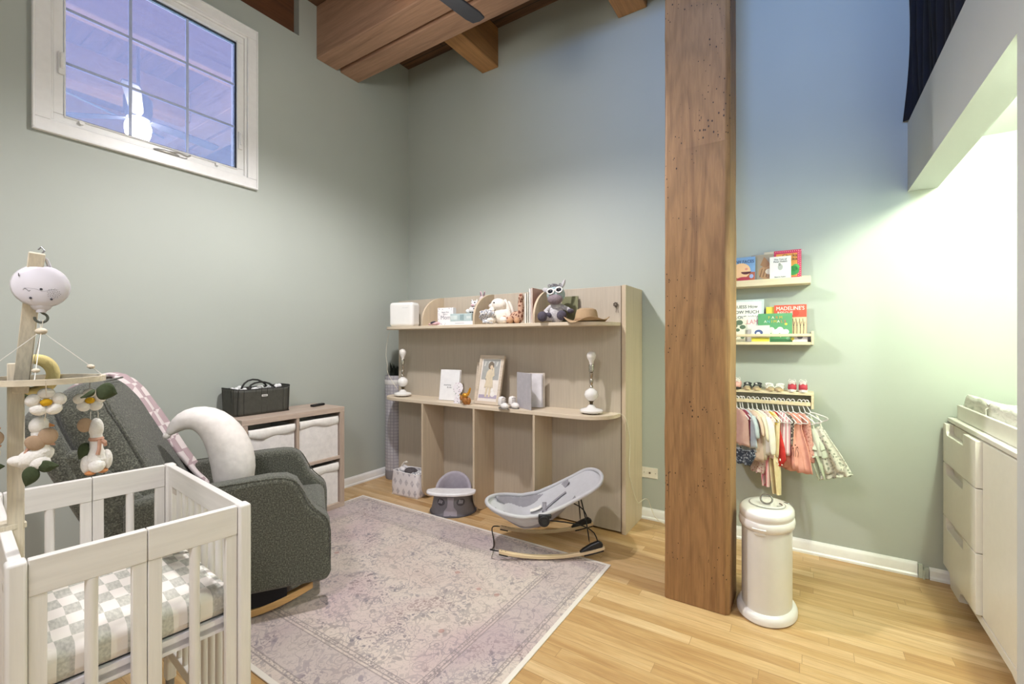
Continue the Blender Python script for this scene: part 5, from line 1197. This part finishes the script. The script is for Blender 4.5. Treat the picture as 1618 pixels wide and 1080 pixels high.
def dmad(q, w, h, y):
    flatp(q, 'cover_sky', [(-w/2+.002,.03),(w/2-.001,.03),(w/2-.001,h*.66),(-w/2+.002,h*.66)], y, '#ecc9a0')
    text('cover_title', "MADELINE'S", .034, INKW, q, (0, y-.0012, h*.90), sx=.86); text('cover_title', 'RESCUE', .028, INKW, q, (-.028, y-.0012, h*.775), sx=.9)
    disc(q, 'sun', .030, h*.77, .020, .018, y-.0006, '#c9432c')
    b = B(); rr = random.Random(9)
    for i in range(5):
        x = .0+.018*i; b.tube([(x,y-.001,.04),(x+.002,y-.001,.09),(x-.004,y-.001,.15)], .0016, 5).tube([(x,y-.001,.09),(x+.008,y-.001,.13)], .0012, 5)
    b.build('tree_print', INKB, q)
closed_book('book', 'orange red picture book with white capitals and bare trees at the shelf end', .178, .24, .010, '#d9553c', (-.074, 3.402, z2), (math.radians(-4),0,0), 'books on the middle wall shelf', dmad)
closed_book('book', 'yellow edged book showing as a strip behind the orange red book', .09, .232, .008, '#e4d24e', (-.165, 3.415, z2), (math.radians(-4),0,0), 'books on the middle wall shelf')
def dfarm(q, w, h, y):
    cols = ['#e8c74a','#f2f0e4','#d98a4a','#e8c74a','#7cc4d8','#d9606a','#f2f0e4']
    for i, ch in enumerate('FARM'): text('cover_letter', ch, .024, pm('ink_'+cols[i].strip('#'), cols[i], .6), q, (-.033+.022*i, y-.0012, h*.85))
    for i, ch in enumerate('ANIMALS'): text('cover_letter', ch, .024, pm('ink_'+cols[(i*3+1)%7].strip('#'), cols[(i*3+1)%7], .6), q, (-.054+.0185*i, y-.0012, h*.71))
    b = B(); 
    for i in range(7): b.ell((-.035+.016*i, y, .07+.010*math.sin(i*2)), (.018,.0012,.017), n=12, m=6)
    b.box(-.03,-.025,y-.001,y,.03,.06).box(.03,.035,y-.001,y,.03,.06); b.build('sheep_print', INKW, q)
    disc(q, 'seal', .075, .022, .012, .010, y-.0006, '#8cc09a'); disc(q, 'chick', .062, .115, .008, .007, y-.0006, '#e4d24e')
closed_book('book', 'green board book with colourful letters and a white sheep on the middle shelf', .192, .186, .014, '#5d9e6b', (-.158, 3.375, z2), (math.radians(-6),0,0), 'books on the middle wall shelf', dfarm)
def dblue(q, w, h, y):
    disc(q, 'dog_print', -.01, .06, .024, .020, y, '#4f5d8f'); disc(q, 'dog_nose', -.012, .055, .012, .010, y-.0006, '#e9e9ee'); flatp(q, 'yellow_band', [(-w/2+.001,.002),(w/2-.001,.002),(w/2-.001,.028),(-w/2+.001,.028)], y, '#dcd04a')
closed_book('book', 'small white board book with a blue dog and yellow band behind the rail', .105, .108, .012, '#e9e7dc', (-.238, 3.352, z2), (math.radians(-3),0,0), 'books on the middle wall shelf', dblue)
def dspot(q, w, h, y): disc(q, 'print_dot', .0, .03, .015, .012, y, '#6d6a72'); disc(q, 'print_dot', -.04, .02, .01, .01, y, '#c9b93c')
closed_book('book', 'low white patterned book lying behind the rail at the right of the middle shelf', .08, .05, .01, '#d8cfd6', (-.02, 3.355, z2), (0,0,0), 'books on the middle wall shelf', dspot)
# shoes
def sneaker(name, label, x, up, sole, laces, grp, rz=0, sandal=False):
    q = thing(name, label, 'shoe', (x, 3.372, 1.0365), math.radians(rz), grp); q.scale = (1.15, 1.1, 1.2)
    b = B().prism([(.022*math.cos(a*PI/12)*(1.0 if math.sin(a*PI/12) < 0 else .85), .052*math.sin(a*PI/12)) for a in range(24)], 0, .014, 'z'); b.build('sole', sole, q, bev=.002)
    if not sandal:
        b = B().ell((0,-.022,.020), (.022,.030,.020)).tube([(0,.0,.022),(0,.022,.028),(0,.034,.036)], [.021,.022,.019], 14); b.build('upper', up, q, sub=1)
        b = B()
        for k in range(4): b.tube([(-.014,-.022+.011*k,.038+.004*k),(0,-.026+.011*k,.045+.004*k),(.014,-.022+.011*k,.038+.004*k)], .0022, 6)
        for s in (-1,1): b.tube([(0,.004,.058),(s*.012,-.006,.064),(s*.018,-.018,.054),(s*.006,-.008,.054)], .0016, 6)
        b.build('laces', laces, q)
    else:
        b = B()
        for yy, zz in ((-.034,.016),(-.016,.022),(.016,.026)): b.tube([(-.021,yy,.010),(-.016,yy-.003,.012+zz*.7),(0,yy-.005,.014+zz),(.016,yy-.003,.012+zz*.7),(.021,yy,.010)], .0048, 8, flat=.6)
        b.tube([(-.019,.016,.03),(-.016,.045,.03),(0,.05,.034),(.016,.045,.03),(.019,.016,.03)], .005, 8); b.build('straps', up, q, sub=1)
        b = B().ell((.0,-.035,.035), (.006,.003,.004)); b.build('buckle', laces, q)
RED = pm('canvas_red', '#b23a48', .8, bs=200); SOW = pm('sole_white', '#ece9e2', .6); WHL = pm('leather_white', '#f0eee8', .5); BLL = pm('leather_black', '#23252b', .45); CORK = pm('cork_sole', '#cbb491', .8); LAC = pm('laces_white', '#f4f2ee', .8)
sneaker('sneaker', 'red baby sneaker with white laces, the left one of its pair', -.062, RED, SOW, LAC, 'red baby sneakers')
sneaker('sneaker', 'red baby sneaker with white laces at the very end of the shelf', -.004, RED, SOW, LAC, 'red baby sneakers')
sneaker('sandal', 'white baby sandal beside the black pair on the shoe shelf', -.186, WHL, CORK, LAC, 'white baby sandals', 12, True)
sneaker('sandal', 'white baby sandal next to the red sneakers', -.131, WHL, CORK, LAC, 'white baby sandals', -6, True)
sneaker('sandal', 'black strapped baby sandal, the left one of its pair', -.315, BLL, CORK, LAC, 'black baby sandals', 3, True)
sneaker('sandal', 'black strapped baby sandal next to the white pair', -.258, BLL, CORK, LAC, 'black baby sandals', -3, True)
sneaker('baby_shoe', 'small pink and black baby shoe with a white bow half hidden by the post', -.375, pm('shoe_pink', '#d9a39c', .7), pm('sole_black', '#2c2a2a', .6), LAC, None)

# ------------------------------------------------------------ baby clothes on hangers
PHI = math.radians(-38)
HANG = pm('hanger_white', '#efecec', .35)
def hanger_mesh():
    b = B(); hk = [(.012*math.cos(math.radians(a)), 0, .006+.012*math.sin(math.radians(a))) for a in range(-40, 181, 20)]
    b.tube(hk[::1] + [(-.011,0,-.015),(-.003,0,-.045),(0,0,-.062)], .0028, 7)
    b.tube([(0,0,-.060),(.026,0,-.072),(.066,0,-.098),(.088,0,-.114),(.092,0,-.122),(.085,0,-.127),(0,0,-.129),(-.085,0,-.127),(-.092,0,-.122),(-.088,0,-.114),(-.066,0,-.098),(-.026,0,-.072)], .0034, 7, closed=True)
    return b
def fab(name, c1, c2=None, kind='plain', sc=40):
    if name in MC: return MC[name]
    m, t, p = _m(name); v = coords(t)
    if kind == 'floral':
        vo_ = N(t, 'ShaderNodeTexVoronoi'); vo_.inputs['Scale'].default_value = sc; t.links.new(v, vo_.inputs['Vector'])
        col = mix(t, mth(t, 'LESS_THAN', vo_.outputs['Distance'], .30), c1, c2)
        col = mix(t, mth(t, 'MULTIPLY', mth(t, 'LESS_THAN', noise(t, v, sc*1.6, 2), .42), .5), col, c2)
    elif kind == 'stripe':
        s = N(t, 'ShaderNodeSeparateXYZ'); t.links.new(v, s.inputs[0]); col = mix(t, mth(t, 'LESS_THAN', mth(t, 'FRACT', mth(t, 'MULTIPLY', s.outputs[0], sc)), .5), c1, c2)
    else: col = ramp(t, noise(t, v, 25, 3), [(.3, c1), (.7, c2 or c1)])
    t.links.new(col, p.inputs[0]); p.inputs['Roughness'].default_value = .95; bump(t, p, noise(t, v, 160, 2), .4, .003)
    MC[name] = m; return m
def cloth(b, prof, th=.012, folds=6, amp=.010, ph=0, x0=0):
    """prof: (z, half width) from the top down; closed folded sleeve of cloth"""
    L = len(prof)
    def f(u, v):
        a = u*2*PI; i = v*(L-1); k = min(int(i), L-2); q_ = i-k
        z = prof[k][0]*(1-q_)+prof[k+1][0]*q_; w = prof[k][1]*(1-q_)+prof[k+1][1]*q_
        c = math.cos(a); s = math.sin(a); wob = amp*v*math.sin(c*folds+ph)
        return (x0+w*c, th*(.35+.65*v)*s+wob, z+.004*v*math.sin(c*folds*1.7+ph))
    return b.grid(f, 40, 18, cu=True)
SK = {}
def garment(name, label, x, mat, prof, sleeves=None, extra=None, swing=0, folds=6, amp=.008, ph=0, th=.015, cat='clothes', hang=None):
    q = thing(name, label, cat, (x, 3.338, .972), rot=(0, math.radians(-swing), PHI), group='baby clothes on the rail')
    b = cloth(B(), prof, th, folds, amp, ph)
    b.build('body', mat, q, solid=.0015)
    if sleeves:
        L_, w_ = sleeves
        for s in (-1, 1):
            b = B().tube([(s*.070,0,-.098),(s*.100,0,-.125),(s*.118,-.004,-.125-L_*.5),(s*.124,-.008,-.125-L_)], [.020,w_,w_*.95,w_*.9], 12, flat=.5, cap=True); b.build('sleeve', mat, q, sub=1)
    if extra: extra(q)
    h_ = hanger_mesh(); solo(h_, 'hanger', HANG, hang or ('white hanger holding the '+' '.join(label.split()[:9]).split(' with')[0].split(' at ')[0]), 'hanger', (x, 3.338, .972), rot=(0, math.radians(-swing), PHI), group='white baby hangers')
    return q
def P(L, top_=.085, bot=.10, neck=.035, z0=-.068, waist=None):
    top_ *= 1.08; bot *= 1.18
    out = [(z0, neck), (z0-.02, top_*.75), (z0-.045, top_)]
    if waist: out += [(waist, top_*.82)]
    out += [((z0-.045+L)/2 if not waist else (waist+L)/2, (top_+bot)/2), (L, bot)]
    return out
f1 = fab('cloth_dusty', '#d3a79c', '#dcb6ab'); f2 = fab('cloth_burgundy', '#8a3b4f', '#9c4a5d'); f3 = fab('cloth_denim', '#b7c3cf', '#cbd4dc'); f4 = fab('cloth_blush', '#dcc0ad', '#e6cebd')
f5 = fab('cloth_cream', '#e9dec2', '#f1e8d2'); f6 = fab('cloth_ivory', '#eeeae0', '#f6f3ea'); f7 = fab('cloth_rosebud', '#ecd9d2', '#c98f92', 'floral', 60); f8 = fab('cloth_mustard', '#cdb048', '#d9bd58')
f9 = fab('cloth_butter', '#e6d3a4', '#eedfb8'); f10 = fab('cloth_red', '#c3302c', '#d03b36'); f11 = fab('cloth_stripe', '#f0e6e6', '#dba3ac', 'stripe', 60); f12 = fab('cloth_dark', '#5a5350', '#d9cdb8', 'floral', 55)
f13 = fab('cloth_coral', '#e8a592', '#f0b3a1'); f14 = fab('cloth_rose_lace', '#d9a496', '#b6786a', 'floral', 70); f15 = fab('cloth_sage', '#cfd8c2', '#dde3cf'); f16 = fab('cloth_greyfloral', '#e3e2d4', '#9aa08f', 'floral', 48); f17 = fab('cloth_hotpink', '#e08795', '#f3d3d6', 'stripe', 90)
garment('baby_shirt', 'dusty pink baby top half hidden behind the post', -.374, f1, P(-.30, .08, .085), ph=1)
garment('baby_shirt', 'burgundy baby top second along the hanging rail', -.352, f2, P(-.26, .08, .08), ph=2)
def ex3(q):
    cloth(B(), [(-.30,.10),(-.33,.104),(-.335,.102)], .011, 7, .006, 2).build('hem_trim', fab('cloth_grey_trim', '#9aa2ab', '#b3bac2'), q, solid=.002)
    b = B(); cloth(b, [(-.31,.085),(-.36,.10),(-.43,.06)], .012, 5, .008, 1); b.build('underlayer', fab('cloth_navy_print', '#3a4150', '#aab3bd', 'floral', 50), q, solid=.002)
garment('baby_jacket', 'light blue denim baby jacket with a grey frilled hem', -.338, f3, P(-.305, .085, .10), (.12,.022), ex3, folds=5, amp=.007)
garment('baby_shirt', 'blush pink long baby top with a loose hem between denim and cream', -.305, f4, P(-.385, .082, .095), (.10,.02), folds=7, ph=.5)
garment('baby_cardigan', 'cream baby cardigan with scalloped hem', -.280, f5, P(-.37, .085, .088), (.13,.022), folds=5, ph=2)
def ex7(q): cloth(B(), [(-.34,.055),(-.42,.06),(-.47,.04)], .012, 5, .01, 3).build('ruffle', f7, q, solid=.002)
garment('baby_cardigan', 'ivory baby cardigan with long sleeves in the middle of the rail', -.255, f6, P(-.34, .088, .086), (.22,.026), ex7, folds=4, ph=1)
def ex8(q):
    for s in (0, 1): b = B().tube([(-.01+.045*s,0,-.35),(.0+.04*s,0,-.45),(.012+.03*s,-.004,-.55)], [.022,.02,.016], 12, flat=.4); b.build('leg', f17, q)
garment('baby_set', 'white floral baby top with pink ribbed leggings reaching below the others', -.222, f7, P(-.36, .08, .07), None, ex8, folds=6)
garment('baby_shirt', 'mustard yellow baby top peeking between pale clothes', -.205, f8, P(-.31, .078, .06), ph=3)
def ex9(q):
    for s in (0, 1): b = B().tube([(.02+.03*s,0,-.33),(.03+.034*s,0,-.45),(.045+.03*s,-.004,-.585)], [.026,.026,.018], 12, flat=.4); b.build('leg', f9, q)
garment('baby_romper', 'pale butter yellow romper with long legs, the longest on the rail', -.188, f9, P(-.35, .075, .06), None, ex9)
def ex10(q):
    b = B(); rr = random.Random(1)
    for i in range(22):
        a = rr.uniform(-.075,.095); z = -.36+rr.uniform(-.03,.02); b.ell((a, -.026-.004*rr.random(), z), (.0045,.003,.0045), n=8, m=6)
    b.build('white_dots', INKW, q)
garment('baby_romper', 'bright red baby romper with white dots along its hem', -.160, f10, [(-.068,.02),(-.11,.03),(-.18,.045),(-.28,.075),(-.36,.088),(-.405,.06),(-.415,.03)], None, ex10, th=.024, folds=5, amp=.006)
garment('baby_shirt', 'thin white and pink striped baby top right of the red romper', -.132, f11, P(-.33, .07, .06), ph=2)
garment('baby_shirt', 'dark printed baby top right of the striped one', -.112, f12, P(-.27, .075, .06), ph=4)
def ex13(q):
    b = B(); rr = random.Random(4)
    for i in range(9): x = -.03+.014*i; b.tube([(x,-.022,-.33),(x+rr.uniform(-.01,.01),-.026,-.30),(x+rr.uniform(-.012,.012),-.026,-.27)], .0013, 5).ell((x,-.026,-.272+rr.uniform(-.02,.02)), (.005,.002,.005), n=8, m=6)
    b.build('embroidery', pm('embroidery_brown', '#8a5a4c', .8), q)
garment('baby_dress', 'coral pink baby dress with embroidered flowers', -.082, f13, [(-.068,.03),(-.09,.05),(-.125,.055),(-.165,.05),(-.175,.056),(-.28,.085),(-.415,.11)], None, ex13, folds=9, amp=.012, th=.014)
garment('baby_dress', 'second coral pink baby dress behind the embroidered one', -.058, f13, [(-.068,.03),(-.09,.05),(-.165,.05),(-.28,.085),(-.43,.105)], None, folds=8, amp=.01, ph=2, swing=4)
def ex15(q): cloth(B(), [(-.20,.06),(-.245,.08),(-.26,.08)], .016, 9, .008, 1).build('lace_tier', f14, q, solid=.002); cloth(B(), [(-.26,.07),(-.31,.085)], .016, 9, .008, 2).build('lace_tier', f14, q, solid=.002)
garment('baby_dress', 'rose lace baby dress with tiered frills', -.022, f14, P(-.36, .06, .07, .03), None, ex15, swing=3)
def ex16(q):
    for z0, z1, w in ((-.235,-.285,.085),(-.275,-.33,.10)): cloth(B(), [(z0,w*.78),((z0+z1)/2,w*.95),(z1,w)], .02, 11, .008, w*90).build('frill', f15, q, solid=.002)
    for s in (0,1): b = B().tube([(.0+.035*s,0,-.32),(.01+.035*s,0,-.38),(.02+.034*s,0,-.455)], [.026,.024,.015], 12, flat=.5); b.build('bloomer_leg', fab('cloth_sage_dark', '#b3bda2', '#c2cbb2'), q)
    for s in (-1,1): b = B().tube([(s*.032,0,-.08),(s*.036,0,-.12),(s*.034,0,-.17)], .005, 6); b.build('strap', f15, q)
garment('baby_dress', 'sage green sleeveless baby dress with two frills and matching bloomers', .000, f15, [(-.155,.034),(-.17,.045),(-.22,.06),(-.30,.085),(-.325,.088)], None, ex16, swing=11, folds=7, th=.016)
def ex17(q):
    for s in (-1,1): b = B().tube([(s*.032,0,-.08),(s*.034,0,-.13),(s*.03,0,-.17)], .005, 6); b.build('strap', f16, q)
    cloth(B(), [(-.40,.098),(-.43,.108),(-.45,.112)], .02, 12, .009, 1).build('frill_hem', f16, q, solid=.002)
garment('baby_dress', 'grey and white floral baby dress swinging out at the rail end', .018, f16, [(-.15,.034),(-.18,.045),(-.23,.055),(-.33,.085),(-.425,.105)], None, ex17, swing=22, folds=9, amp=.01, th=.016)
